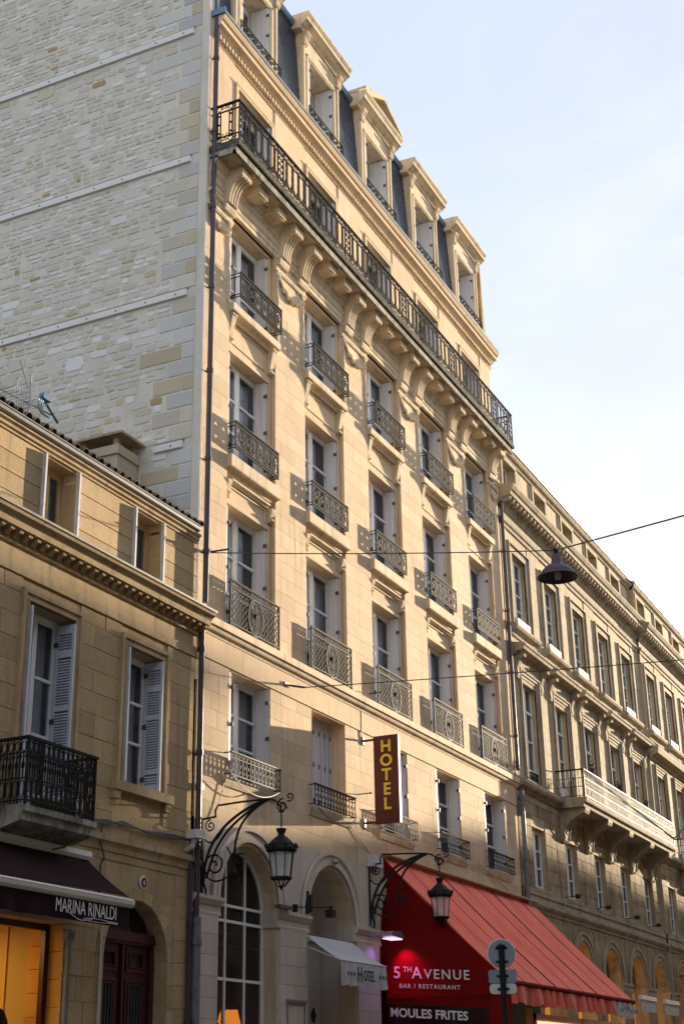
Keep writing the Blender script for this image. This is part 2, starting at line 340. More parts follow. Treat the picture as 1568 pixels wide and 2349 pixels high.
def window(name, w, h, rows, parent=None, kick=0.0, mframe=None, curt=True, transom=None, drape=0.35):
    """origin: bottom centre of the opening on the outer face of the frame"""
    mframe = mframe or m_white; mb = MB(); hw = w/2; f = .05
    frame(mb, -hw+f, hw-f, 0, h-f, f, 0, .08); mb.box(-hw+f, hw-f, 0, .08, 0, f)
    mb.box(-.042, .042, -.02, .07, f, h-f)
    panes = []
    z0, z1 = f, h-f
    zc = transom if transom else z1
    if transom: mb.box(-hw+f, hw-f, -.03, .07, zc-.04, zc+.04)
    for s in (-1, 1):
        a, b = (-hw+f, -.042) if s < 0 else (.042, hw-f)
        mb.box(a, a+.045, .005, .055, z0, z1); mb.box(b-.045, b, .005, .055, z0, z1)
        mb.box(a+.045, b-.045, .005, .055, z0, z0+.08+kick); mb.box(a+.045, b-.045, .005, .055, z1-.06, z1)
        lo, hi = z0+.08+kick, (zc-.04 if transom else z1-.06)
        for i in range(rows):
            p, q = lo+(hi-lo)*i/rows, lo+(hi-lo)*(i+1)/rows
            if i: mb.box(a+.045, b-.045, -.012, .05, p-.022, p+.022)
            panes.append((a+.045, b-.045, p, q))
        if transom: panes.append((a+.045, b-.045, zc+.04, z1-.06))
    o = mb.build(name, mframe, None)
    for k, (a, b, p, q) in enumerate(panes):
        pm = MB(); tl = random.uniform(-.0025, .0025); pm.face((a, .03+tl, p), (b, .03-tl, p), (b, .03-tl*.5, q), (a, .03+tl*.7, q)); pm.build('pane', m_glass, o)
    if curt:
        cm = MB(); N = 26
        def cloth(xa, xb, amp, yy):
            pts = [(xa+(xb-xa)*i/N, yy+amp*sin(i*2.1)*(.6+.4*sin(i*.7))) for i in range(N+1)]
            for i in range(N): cm.face((*pts[i], .02), (*pts[i+1], .02), (*pts[i+1], h-.05), (*pts[i], h-.05))
        if drape >= .5: cloth(-hw, hw, .03, .22)
        else: cloth(-hw, -hw+w*drape, .04, .22); cloth(hw-w*drape, hw, .04, .24)
        cm.build('curtain', m_curt, o)
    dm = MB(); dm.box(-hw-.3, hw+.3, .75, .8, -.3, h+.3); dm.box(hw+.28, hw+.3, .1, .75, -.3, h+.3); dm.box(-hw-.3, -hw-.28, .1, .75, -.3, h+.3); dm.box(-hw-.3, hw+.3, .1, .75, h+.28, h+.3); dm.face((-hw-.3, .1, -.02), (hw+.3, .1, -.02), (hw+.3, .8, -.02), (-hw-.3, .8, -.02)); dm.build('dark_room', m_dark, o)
    return o
PROTO = {}
def put(key, maker, parent, loc):
    if key not in PROTO:
        o = maker(); PROTO[key] = o
        o.parent = parent; WP[o.name] = Vector(loc); o.location = Vector(loc)-WP[parent.name]
        return o
    return dup(PROTO[key], loc, parent)
def part_at(key, maker, name, m, parent, loc, smooth=False, scale=None, kids=None):
    """shared mesh part: maker() -> MB in local coordinates"""
    if key not in PROTO: PROTO[key] = maker().mesh(name, m, smooth)
    return O(name, PROTO[key], parent, loc, scale=scale)
# ------------------------------------------------------------------ iron work
def spiral(cx, cz, r, turns, a0, d=1, y=0, n=14):
    N = max(6, int(n*turns)); return [(cx+r*(1-.82*i/N)*cos(a0+d*2*pi*turns*i/N), y, cz+r*(1-.82*i/N)*sin(a0+d*2*pi*turns*i/N)) for i in range(N+1)]
def ring(mb, cx, cz, rx, rz, t, y=0, n=14): mb.tube([(cx+rx*cos(2*pi*i/n), y, cz+rz*sin(2*pi*i/n)) for i in range(n)], t, closed=True)
def arcp(cx, cz, rx, rz, a0, a1, n=8, y=0): return [(cx+rx*cos(a0+(a1-a0)*i/n), y, cz+rz*sin(a0+(a1-a0)*i/n)) for i in range(n+1)]
def rail_scroll(w, h, ret=.10):
    mb = MB(); hw = w/2; t = .0125
    for z in (0.012, .075, h-.085, h-.012): mb.box(-hw, hw, -.014, .014, z-.011, z+.011)
    mb.box(-hw-.01, hw+.01, -.022, .022, h-.012, h+.012)
    n = 6; m_ = w/n; zc = (h-.01)/2; R_ = (h-.17)/2
    for i in range(n):
        cx = -hw+m_*(i+.5)
        ring(mb, cx, zc, min(R_*.95, m_*.48), R_, t); ring(mb, cx, zc, .05, .07, t)
        for a in (0, pi/2, pi, 3*pi/2): mb.tube(spiral(cx+R_*.42*cos(a+.4), zc+R_*.42*sin(a+.4), R_*.42, .9, a+.4), t*.85)
        ring(mb, cx, zc, .03, .03, t)
        if i < n-1:
            bx = cx+m_/2
            for s in (-1, 1):
                mb.tube(spiral(bx, zc+s*R_*.55, R_*.38, 1.2, -s*pi/2, s), t*.85)
            mb.box(bx-.008, bx+.008, -.01, .01, .08, h-.09)
    k = int(w/.09)
    for i in range(k):
        cx = -hw+w*(i+.5)/k; mb.tube([(cx-.03, 0, .02), (cx, 0, .068), (cx+.03, 0, .02)], t*.7); ring(mb, cx, h-.048, .026, .028, t*.7, n=8)
    for s in (-1, 1):
        mb.box(s*hw-.014, s*hw+.014, -.014, .014, 0, h)
        for z in (.03, .09, h-.09, h-.01): mb.box(s*hw-.008, s*hw+.008, 0, ret, z-.008, z+.008)
        mb.box(s*hw-.008, s*hw+.008, ret*.5-.008, ret*.5+.008, .03, h)
    return mb
def rail_medallion(w, h):
    mb = MB(); hw = w/2; t = .012
    for z in (.012, .07, h-.15, h-.012): mb.box(-hw, hw, -.014, .014, z-.011, z+.011)
    mb.box(-hw-.01, hw+.01, -.022, .022, h-.01, h+.014)
    for s in (-1, 1): mb.box(s*hw-.015, s*hw+.015, -.015, .015, 0, h); mb.box(s*hw-.01, s*hw+.01, 0, .06, .05, .07); mb.box(s*hw-.01, s*hw+.01, 0, .06, h-.06, h-.04)
    rx, rz, zc = .29, .37, .41
    ring(mb, 0, zc, rx, rz, t*1.9, n=24); ring(mb, 0, zc, rx-.06, rz-.065, t*1.2, n=24)
    mb.box(-.01, .01, -.012, .012, .10, h-.12)
    for s in (-1, 1):
        mb.tube(spiral(s*.08, zc+.12, .075, 1.2, -pi/2, s), t); mb.tube(spiral(s*.075, zc-.1, .07, 1.2, pi/2, -s), t)
        mb.tube([(s*.01, 0, zc-.28), (s*.09, 0, zc-.18), (s*.10, 0, zc), (s*.03, 0, zc+.2)], t)
        mb.tube(spiral(s*.19, h-.19, .06, 1.1, 0, s), t); mb.tube(spiral(s*.20, .13, .055, 1.1, 0, -s), t)
    mb.lathe([(.0, -.05), (.03, 0), (.035, .05), (.0, .1)], (0, 0, zc+.02), 8)
    n = 5; cw = .135; chh = .155
    for s in (-1, 1):
        for i in range(6):
            for j in range(5):
                cx = s*(hw-.02-cw*(i+.5)); cz = .07+chh*(j+.5)*.86+.01
                if (cx/(rx+.02))**2+((cz-zc)/(rz+.02))**2 < 1.05 or abs(cx) < .1: continue
                a, b = cw/2, chh*.86/2
                mb.tube([(cx-a, 0, cz), (cx-a*.35, 0, cz+b*.45), (cx, 0, cz+b)], t*.8); mb.tube([(cx, 0, cz+b), (cx+a*.35, 0, cz+b*.45), (cx+a, 0, cz)], t*.8)
                mb.tube([(cx+a, 0, cz), (cx+a*.35, 0, cz-b*.45), (cx, 0, cz-b)], t*.8); mb.tube([(cx, 0, cz-b), (cx-a*.35, 0, cz-b*.45), (cx-a, 0, cz)], t*.8)
                mb.box(cx-.016, cx+.016, -.012, .012, cz-b-.016, cz-b+.016); mb.box(cx-a-.014, cx-a+.014, -.012, .012, cz-.014, cz+.014)
    k = 16
    for i in range(k):
        cx = -hw+w*(i+.5)/k; mb.tube([(cx-.055, 0, h-.145), (cx, 0, h-.03), (cx+.055, 0, h-.145)], t*.7); ring(mb, cx, h-.1, .02, .02, t*.7, n=6)
    return mb
def rail_bars(w, h, n=13):
    mb = MB(); hw = w/2
    mb.box(-hw-.02, hw+.02, -.02, .02, h-.02, h+.005); mb.box(-hw, hw, -.007, .007, .02, .040); mb.box(-hw, hw, -.007, .007, h-.12, h-.105)
    for i in range(n+1):
        x = -hw+w*i/n; mb.box(x-.009, x+.009, -.007, .007, 0 if i in (0, n) else .03, h-.01)
        if i < n:
            c = x+w/n/2; mb.tube(arcp(c, h-.11, w/n/2-.01, .075, 0, pi, 6), .006); mb.tube(arcp(c, .05, w/n/2-.015, .07, 0, pi, 6), .006); mb.box(c-.014, c+.014, -.006, .006, h*.42, h*.55)
    for s in (-1, 1): mb.box(s*hw-.01, s*hw+.01, 0, .14, h-.03, h-.01); mb.box(s*hw-.01, s*hw+.01, 0, .14, .03, .05)
    return mb
# ------------------------------------------------------------------ ground, street, opposite side (out of frame, roof heights shaped to shade the fronts, gives bounce and reflections)
mb = MB(); mb.box(-400, 600, -400, 400, -.5, 0); mb.build('ground', m_asph, kind='structure')
mb = MB(); mb.box(-60, 120, -11.2, -4.0, .004, .008); mb.build('road', m_asph, kind='structure')
for nm, a, b in (('pavement', -3.9, 0.0), ('pavement', -15.5, -11.4)):
    mb = MB(); mb.box(-60, 120, a, b, 0, .13); mb.build(nm, m_pave, kind='structure')
for nm, a, b in (('kerb', -4.05, -3.903), ('kerb', -11.397, -11.25)):
    mb = MB(); mb.box(-60, 120, a, b, 0, .14); mb.build(nm, m_grey, kind='structure')
xo = -60
for i, (wd, ht, yy) in enumerate([(16, 18, -16), (14, 17, -16), (18, 19, -16), (14, 16.5, -16), (16, 18, -16), (14, 17, -16), (46, 19.0, -16), (15.5, 21.8, -16), (14, 17.0, -16), (36, 20.9, -16)]):
    mb = MB(); hs = []
    x = xo+1.2
    while x+1.1 < xo+wd-.5:
        for z in (4.2, 7.8, 11.2, 14.4):
            if z+2.1 < ht-1: hs.append((-x-1.1, -x, z, z+2.1))
        x += 2.9
    tm = MB(); wall(tm, -(xo+wd), -xo, 0, ht, 16, hs, .3)
    mb.add([(-a, -b, c) for a, b, c in tm.v], tm.f)
    mb.box(xo, xo+wd, -30, -16.35, 0, ht-.3); mb.box(xo, xo+wd, -30, -15.6, ht, ht+.5)
    mb.build('opposite_building', m_opp, kind='structure'); xo += wd
# ================================================================== HOTEL
XL, XR = -1.95, 15.45
hotel = thing('hotel_building', (6.8, 0, 0), 'tall cream limestone hotel with five bays of iron railed windows, long balcony and slate mansard', 'building')
BX = [3.4*k for k in range(5)]
# openings
ar_holes = [(x-1.1, x+1.1, 0.0, 4.70, True, d) for x, d in zip(BX, (.32, .9, .5, .5, .5))]
f1_holes = [(x-.8, x+.8, 6.95, 8.95, False, .36) for x in BX]
at_holes = [(x-.78, x+.78, 20.03, 22.35, False, .34) for x in BX]
mb = MB()
wall(mb, XL, XR, 0, 9.45, .008, ar_holes+f1_holes, .36)
for a, b in [(XL, -1.0)]+[(x+1.0, x+2.4) for x in BX[:-1]]+[(14.6, XR)]:
    mb.face((a, .012, 9.45), (b, .012, 9.45), (b, .012, 19.0), (a, .012, 19.0))
    for x in (a, b): mb.face((x, .012, 9.45), (x, .13, 9.45), (x, .13, 19.0), (x, .012, 19.0))
wall(mb, XL, XR, 19.0, 23.0, .012, at_holes, .34)
mb.box(XR-.02, XR, .03, 12, 0, 23.5); mb.box(XL, XR, 11.9, 12, 0, 26)
mb.build('rear_wall', m_cream, hotel)
# stone blocks of the street front
regs = [(XL, XR, 0.0, 8.98)]
hl = [(x-1.38, x+1.38, 0, 6.06) for x in BX] + [(x-.8, x+.8, 6.95, 8.95) for x in BX]
bl = [b for b in blocks([(XL, XR, 6.06, 8.98)], [h[:4] for h in f1_holes], .335, .62, .005, 6.06)]
for a, b in [(XL, -1.0)]+[(x+1.0, x+2.4) for x in BX[:-1]]+[(14.6, XR)]: bl += blocks([(a, b, 9.76, 18.62)], [], .34, .58, .005, 9.76)
lay(bl, hotel, m_cream, 0.0, .04, 295, jitter=.001)
# spandrels of the arcade: smooth blocks cut round the arches
mb = MB(); xs_ = [XL, XR]
sp = [(x-1.36, x+1.36, 4.0, 4.72, True, .02) for x in BX]
wall(mb, XL, XR, 4.76, 6.055, 0.0, sp, .02); mb.build('arcade_spandrel', m_grey, hotel)
# piers with capitals
for a, b in [(XL, -1.14)]+[(x+1.14, x+2.26) for x in BX[:-1]]+[(14.74, XR)]:
    for k in range(13):
        z = k*.345; n = 2 if k % 2 else 1
        for i in range(n):
            w_ = (b-a)/n; O('pier_block', unit(m_grey), hotel, (a+w_*(i+.5), .16, z+.17), scale=(w_-.006, .40, .339))
    cap = MB(); cap.ext('x', [(.40, 4.45), (-.045, 4.45), (-.045, 4.49), (-.03, 4.51), (-.03, 4.60), (-.06, 4.62), (-.10, 4.68), (-.115, 4.70), (-.115, 4.76), (.40, 4.76)], a-.09, b+.09)
    cap.build('pier_capital', m_grey, hotel)
for x in BX:
    mb = MB(); archivolt(mb, x, 4.76, 1.10, 1.37, -.035, .35); archivolt(mb, x, 4.76, 1.10, 1.19, -.055, 0); archivolt(mb, x, 4.76, 1.30, 1.37, -.075, 0)
    mb.build('archivolt', m_grey, hotel)
# frieze, string course between first and second floor
mb = MB(); mb.box(XL, XR, -.02, .05, 8.985, 9.44); mb.build('frieze_band', m_cream, hotel)
mb = MB(); mb.ext('x', [(.1, 9.44), (-.03, 9.44), (-.04, 9.48), (-.09, 9.52), (-.11, 9.56), (-.11, 9.60), (-.15, 9.61), (-.15, 9.75), (.13, 9.757)], XL-.01, XR)
mb.build('string_course', m_trim, hotel)
# bay panels
def bay():
    mb = MB(); H = [(-.85, .85, 9.755, 12.36, False, .36), (-.85, .85, 13.32, 15.76, False, .36), (-.85, .85, 16.75, 18.88, False, .36)]
    wall(mb, -1.0, 1.0, 9.7, 19.0, .11, H, .36)
    for h in H:
        frame(mb, -.85, .85, h[2], h[3], .045, .085, .11); frame(mb, -.93, .93, h[2], h[3]+.05, .03, .095, .11)
    return mb
for x in BX: part_at('bay', bay, 'bay_panel', m_cream, hotel, (x, 0, 0))
def sill(z0, z1):
    def f():
        mb = MB(); mb.ext('x', [(.12, z0-.09), (.03, z0-.09), (.02, z0-.05), (-.04, z0), (-.11, z0+.005), (-.12, z0+.03), (-.12, z1-.01), (-.11, z1), (.12, z1)], -1.03, 1.03); return mb
    return f
def console_small():
    mb = MB(); mb.ext('x', [(.112, 0), (.06, .0), (.03, .04), (.04, .09), (.02, .13), (-.04, .46), (-.05, .50), (-.06, .54), (.112, .54)], -.075, .075)
    mb.box(-.09, .09, -.075, .11, .54, .575); mb.lathe([(.0, -.085), (.035, -.085), (.035, .085), (0, .085)], (0, .03, .05), 10, 'x'); return mb
def bracket_hood():
    mb = MB(); mb.ext('x', [(.112, 0), (.05, .0), (.02, .04), (.03, .1), (-.02, .24), (-.03, .30), (.112, .30)], -.07, .07)
    for k in (-.035, 0, .035): mb.lathe([(0, -.012), (.03, -.012), (.03, .012), (0, .012)], (k, .02, .06), 8, 'x')
    return mb
def hood():
    mb = MB(); mb.ext('x', [(.112, 0), (.05, 0), (.03, .03), (-.01, .05), (-.01, .09), (.112, .10)], -.78, .78)
    frame(mb, -.70, .70, -.30, -.06, .035, .085, .112); return mb
def panel_frame():
    mb = MB(); frame(mb, -.68, .68, .06, .46, .03, .09, .112, True); return mb
for x in BX:
    part_at('sillB', sill(13.05, 13.32), 'window_sill', m_trim, hotel, (x, 0, 0)); part_at('sillC', sill(16.58, 16.76), 'window_sill', m_trim, hotel, (x, 0, 0))
    for s in (-1, 1):
        part_at('cons', console_small, 'sill_console', m_trim, hotel, (x+s*.88, 0, 15.97)); part_at('brh', bracket_hood, 'hood_bracket', m_trim, hotel, (x+s*.90, 0, 12.52))
    part_at('hood', hood, 'window_hood', m_trim, hotel, (x, 0, 12.80)); part_at('pfr', panel_frame, 'panel_moulding', m_cream, hotel, (x, 0, 15.95))
# windows with folded shutters
def shutter_panel(h, w=.34):
    def f():
        mb = MB(); mb.box(-.022, .022, 0, w, 0, h)
        mb.box(-.03, .03, w*.08, w*.92, .08, .11); mb.box(-.03, .03, w*.08, w*.92, h*.5-.015, h*.5+.015); mb.box(-.03, .03, w*.08, w*.92, h-.11, h-.08)
        mb.box(-.046, -.026, 0.0, w*.97, 0, h); mb.box(.026, .046, 0.0, w*.97, 0, h); return mb
    return f
def hinge():
    mb = MB(); mb.box(-.012, .012, -.05, .03, -.035, .035); mb.lathe([(.0, -.05), (.012, -.05), (.012, .05), (0, .05)], (0, -.04, 0), 6); return mb
def shutters(key, x, z, h, half, y0, w=.33, bld=None, m=None):
    for s in (-1, 1):
        o = part_at('sh'+key, shutter_panel(h, w), 'shutter', m or m_shut, bld or hotel, (x+s*(half-.052), y0, z))
        for q in (.14, .5, .86): part_at('hinge', hinge, 'hinge', m_dgrey, o, (x+s*(half-.104), y0+.0, z+h*q))
for k, x in enumerate(BX):
    dr = .6 if k in (1, 3) else .34
    put('wA', lambda: window('window', 1.7, 2.60, 3, drape=.6), hotel, (x, .36, 9.76)); shutters('A', x, 9.77, 2.57, .85, .12, .24)
    put('wB', lambda: window('window', 1.7, 2.43, 3, drape=.36), hotel, (x, .36, 13.325)); shutters('B', x, 13.33, 2.41, .85, .12, .24)
    put('wC', lambda: window('window', 1.7, 2.12, 3, drape=.6), hotel, (x, .36, 16.755)); shutters('C', x, 16.76, 2.10, .85, .12, .24)
    if k != 1: put('wF', lambda: window('window', 1.6, 2.0, 3, drape=.3), hotel, (x, .30, 6.95)); shutters('F', x, 6.955, 1.98, .80, .02, .27)
    put('wT', lambda: window('balcony_door', 1.56, 2.3, 2, kick=.25, drape=.6), hotel, (x, .35, 20.04)); shutters('T', x, 20.05, 2.27, .78, .02, .3)
rs = random.Random(21)
for o in [o for o in hotel.children if o.name.startswith('shutter')]:
    if rs.random() < .3: o.rotation_euler = (0, 0, rs.uniform(-.07, .07))
for o in [o for o in hotel.children if o.name.startswith('window') and o.children]:
    for c in [c for c in o.children if c.name.startswith('curtain')]:
        if rs.random() < .5: c.scale = (rs.choice((.72, .9, 1.0)), 1, 1); c.location.x += rs.uniform(-.12, .12)
        if rs.random() < .25: c.scale.z = .62; c.location.z += .37*max(v.co.z for v in c.data.vertices)
# closed shutters of the second first-floor window
for s in (-1, 1):
    mb = MB(); a, b = (3.4-.79, 3.397) if s < 0 else (3.403, 3.4+.79); mb.box(a, b, .30, .34, 6.955, 8.94); o = mb.build('closed_shutter', m_shut, hotel)
    for i in range(1, 4): mb = MB(); mb.box(a+(b-a)*i/4-.003, a+(b-a)*i/4+.003, .296, .30, 6.96, 8.93); mb.build('board_joint', m_dgrey, o)
    for i in range(3):
        for z in (7.2, 7.95, 8.65):
            mb = MB(); c = a+(b-a)*(i+.5)/3; mb.box(c-.025, c+.025, .295, .30, z-.05, z+.05); mb.build('air_hole', m_dark, o)
# railings of the windows
for x in BX:
    part_at('rA', lambda: rail_medallion(1.96, .93), 'window_railing', m_ironw, hotel, (x, -.10, 9.76))
    part_at('rB', lambda: rail_scroll(1.80, .60, .22), 'window_railing', m_ironw, hotel, (x, -.12, 13.47))
    part_at('rC', lambda: rail_scroll(1.80, .60, .30), 'window_railing', m_ironw, hotel, (x, -.20, 16.90))
    part_at('rF', lambda: rail_bars(1.90, .45), 'window_railing', m_iron if x < 5 else m_ironw, hotel, (x, -.14, 6.93)) if x < 5 else part_at('rF2', lambda: rail_bars(1.90, .45), 'window_railing', m_ironw, hotel, (x, -.14, 6.93))  # paler iron from the third bay on, light put into its colour
    mb = MB(); mb.ext('x', [(.1, 6.72), (-.02, 6.76), (-.06, 6.86), (-.06, 6.94), (.1, 6.95)], x-.98, x+.98); mb.build('window_sill', m_trim, hotel)
# carved strips and capitals of the pilasters under the big balcony
def carved():
    mb = MB(); rs = random.Random(3); mb.box(-.07, .07, -.012, .02, 0, 1.9)
    for i in range(46):
        z = .03+i*.04; x = rs.uniform(-.03, .03); mb.lathe([(0, -.02), (.03, -.008), (.033, .006), (0, .02)], (x, -.015, z), 6, 'y')
        mb.lathe([(0, -.015), (.022, 0), (0, .015)], (x+rs.choice((-.04, .04)), -.015, z+.02), 5, 'y')
    return mb
def garland():
    mb = MB(); rs = random.Random(5)
    for i in range(40):
        t = i/39; x = -.62+1.24*t; z = -.06-.34*(1-(2*t-1)**2)-.03*sin(t*40); r = .045+.022*sin(t*pi)+rs.uniform(-.01, .01)
        mb.lathe([(0, -.9*r), (.8*r, -.45*r), (r, 0), (.8*r, .45*r), (0, .9*r)], (x, -.02, z), 7, 'y')
        mb.lathe([(0, -.6*r), (.6*r, 0), (0, .6*r)], (x+rs.uniform(-.03, .03), -.05, z-.045+rs.uniform(-.02, .02)), 5, 'y')
    for s in (-1, 1):
        mb.tube(spiral(s*.60, .0, .09, 1.3, 0, s, -.03), .022)
        for k in range(6): mb.lathe([(0, -.03), (.035, 0), (0, .03)], (s*.62, -.02, -.1-k*.06), 6, 'y')
    return mb
def capital(w):
    def f():
        mb = MB(); p = [(.02, 0), (-.03, 0), (-.05, .04), (-.05, .10), (-.02, .12), (-.02, .28), (-.06, .30), (-.09, .34), (-.09, .38), (.02, .38)]
        mb.ext('x', p, -w, w)
        for s in (-1, 1):
            mb.tube(spiral(s*(w-.12), .2, .07, 1.4, 0, s, -.05), .016)
            for k in range(5): mb.lathe([(0, -.02), (.024, 0), (0, .02)], (s*(w-.28)+k*.03*(-s), -.04, .17+.03*(k % 2)), 6, 'y')
        return mb
    return f
def console_big():
    mb = MB(); w = .2
    outer = [(.0, 18.96), (-.14, 18.96)]; arc = []
    for k in range(11): th = pi/2*k/10; arc.append((-.46+.32*cos(th), 18.98+.56*sin(th)))
    prof = [(.0, 18.96)]+arc+[(-.50, 19.54), (-.50, 19.765), (.0, 19.765)]
    mb.ext('x', prof, -w, w)
    for s in (-.15, -.05, .05, .15):
        arc2 = [(-.46+.285*cos(pi/2*k/10), 18.98+.525*sin(pi/2*k/10)) for k in range(11)]
        mb.ext('x', arc+[(-.495, 19.535)]+[(-.49, 19.50)]+arc2[::-1], s-.025, s+.025)
    mb.ext('x', [(.0, 18.80), (-.10, 18.80), (-.13, 18.88), (-.13, 18.96), (0, 18.96)], -w-.01, w+.01)
    return mb
def modillion():
    mb = MB(); mb.box(-.19, .19, -.48, -.1, 19.56, 19.765); mb.box(-.205, .205, -.50, -.1, 19.72, 19.772); mb.box(-.15, .15, -.44, -.1, 19.53, 19.565); return mb
PIL = [(XL+.02, -1.0)]+[(x+1.0, x+2.4) for x in BX[:-1]]+[(14.6, XR)]
for i, (a, b) in enumerate(PIL):
    c, w = (a+b)/2, (b-a)/2+.04
    if 0 < i < 5:
        part_at('capM', capital(w), 'pilaster_capital', m_trim, hotel, (c, 0, 18.63)); part_at('gar', garland, 'carved_garland', m_trim, hotel, (c, 0, 18.60))
        xs2 = (a+.08, b-.08)
    else:
        part_at('capE', capital(w), 'pilaster_capital', m_trim, hotel, (c, 0, 18.63)); O('carved_garland', PROTO['gar'], hotel, (c, 0, 18.60), scale=(.62, 1, .8)) if 'gar' in PROTO else None
        xs2 = (b-.08,) if i == 0 else (a+.08,)
    for x in xs2: part_at('carv', carved, 'carved_strip', m_trim, hotel, (x, 0, 16.75))
part_at('gar', garland, 'carved_garland', m_trim, hotel, (-1.46, 0, 18.60), scale=(.62, 1, .8))
for x in [-1.2]+[v for k in range(4) for v in (3.4*k+1.22, 3.4*k+2.18)]+[14.8]: part_at('cbig', console_big, 'balcony_console', m_trim, hotel, (x, 0, 0))
for k in range(5):
    for d in (-.42, .42): part_at('mod', modillion, 'modillion', m_trim, hotel, (3.4*k+d, 0, 0))
mb = MB(); mb.ext('x', [(.05, 18.97), (-.03, 18.97), (-.03, 19.08), (-.05, 19.09), (-.05, 19.20), (-.08, 19.22), (-.10, 19.26), (-.045, 19.28), (-.045, 19.44), (-.07, 19.46), (-.10, 19.52), (-.10, 19.56), (-.15, 19.60), (-.15, 19.66), (-.20, 19.72), (-.20, 19.785), (.05, 19.785)], XL+.02, XR)
mb.build('entablature', m_trim, hotel)
SX0, SX1 = -1.93, 15.30
mb = MB(); mb.ext('x', [(.05, 19.78), (-.57, 19.78), (-.57, 19.72), (-.64, 19.72), (-.65, 19.85), (-.62, 19.86), (.05, 19.86)], SX0, SX1)
mb.build('balcony_slab', m_weath, hotel)
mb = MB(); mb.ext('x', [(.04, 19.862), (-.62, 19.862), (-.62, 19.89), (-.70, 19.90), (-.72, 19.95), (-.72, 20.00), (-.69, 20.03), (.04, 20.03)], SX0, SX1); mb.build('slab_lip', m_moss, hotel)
mb = MB(); mb.box(SX0, SX0+.06, -.64, -.02, 19.72, 19.78); mb.build('slab_edge', m_weath, hotel)
mb = MB(); mb.box(SX0+.07, SX1-.05, -.565, -.205, 19.772, 19.779); mb.build('soffit_panel', m_trim, hotel)
# long balcony railing
YR = -.68
br = MB()
for z in (20.06, 20.22, 20.86, 21.02):
    br.box(SX0+.03, SX1-.03, YR-.014, YR+.014, z-.012, z+.012)
    for x in (SX0+.04, SX1-.04): br.box(x-.012, x+.012, YR, .02, z-.012, z+.012)
br.box(SX0+.01, SX1-.01, YR-.028, YR+.028, 21.02, 21.05)
for x in (SX0+.04, SX1-.04): br.box(x-.028, x+.028, YR, .02, 21.02, 21.05)
railing = br.build('balcony_railing', m_iron, hotel)
def bal_unit():
    mb = MB()
    for s in (-.034, .034): mb.box(s-.011, s+.011, -.011, .011, .20, .84)
    for z in (.30, .52, .74): mb.box(-.045, .045, -.014, .014, z-.014, z+.014)
    mb.box(-.05, .05, -.014, .014, .815, .84); mb.box(-.05, .05, -.014, .014, .20, .225)
    ring(mb, 0, .92, .055, .055, .010, n=10); ring(mb, 0, .115, .06, .055, .010, n=10)
    for s in (-1, 1):
        mb.tube(spiral(s*.095, .93, .045, 1.1, -pi/2*s, s), .009); mb.tube(spiral(s*.10, .13, .05, 1.1, pi/2, -s), .009)
        mb.tube([(s*.05, 0, .84), (s*.09, 0, .80), (s*.11, 0, .84)], .008)
        mb.tube([(s*.05, 0, .21), (s*.085, 0, .28), (s*.12, 0, .20)], .009)
    return mb
def bal_post():
    mb = MB()
    for s in (-.13, .13): mb.box(s-.014, s+.014, -.014, .014, 0, 1.0)
    for z in (.2, .36, .52, .68, .84): mb.tube(spiral(.045, z, .06, 1.2, 0, 1), .010); mb.tube(spiral(-.045, z+.05, .06, 1.2, pi, 1), .010)
    ring(mb, 0, .93, .05, .05, .01, n=10); ring(mb, 0, .11, .05, .05, .01, n=10); return mb
n = 60; st = (SX1-SX0-.08)/n
for i in range(n):
    x = SX0+.04+st*(i+.5)
    if i == 0 or i == n-1 or i % 12 == 6: part_at('bpost', bal_post, 'railing_post', m_iron, railing, (x, YR, 20.03))
    else: part_at('bbal', bal_unit, 'baluster', m_iron, railing, (x, YR, 20.03))
for x in (SX0+.04, SX1-.04):
    for k in range(2): o = part_at('bbal', bal_unit, 'baluster', m_iron, railing, (x, YR+.20+k*.28, 20.03)); o.rotation_euler = (0, 0, pi/2)
# attic storey
lay(blocks([(XL, XR, 20.04, 22.96)], [(x-.96, x+.96, 20.0, 22.56) for x in BX], 1.46, 1.46, .003, 20.04), hotel, m_cream, -.004, .03, 60, 'facing_slab', .0005)
for x in BX:
    mb = MB(); frame(mb, x-.78, x+.78, 20.03, 22.35, .10, -.03, .03); frame(mb, x-.92, x+.92, 20.03, 22.50, .08, .008, .04); mb.ext('x', [(.05, 22.40), (-.03, 22.40), (-.05, 22.44), (-.05, 22.47), (.05, 22.48)], x-.9, x+.9)
    mb.build('window_architrave', m_cream, hotel)
mb = MB(); mb.ext('x', [(.1, 22.94), (-.02, 22.94), (-.02, 22.99), (-.04, 23.0), (-.04, 23.14), (-.10, 23.15), (-.13, 23.20), (-.22, 23.24), (-.23, 23.34), (-.27, 23.36), (-.31, 23.44), (-.31, 23.47), (.1, 23.48)], XL+.03, XR+.15)
mb.build('cornice', m_cream, hotel)
mb = MB(); mb.ext('x', [(.1, 23.482), (-.33, 23.482), (-.34, 23.50), (-.34, 23.545), (-.30, 23.56), (.1, 23.60)], XL+.02, XR+.17); mb.build('gutter', m_zincg, hotel)
mb = MB(); mb.box(XL-.02, XL+.02, -.345, .1, 23.47, 23.62); mb.build('gutter_end', m_zinc, hotel)
def dentil():
    mb = MB(); mb.box(-.035, .035, -.095, -.035, 0, .115); return mb
x = XL+.12
for i in range(130):
    part_at('dent', dentil, 'dentil', m_cream, hotel, (x, 0, 23.015)); x += .1335
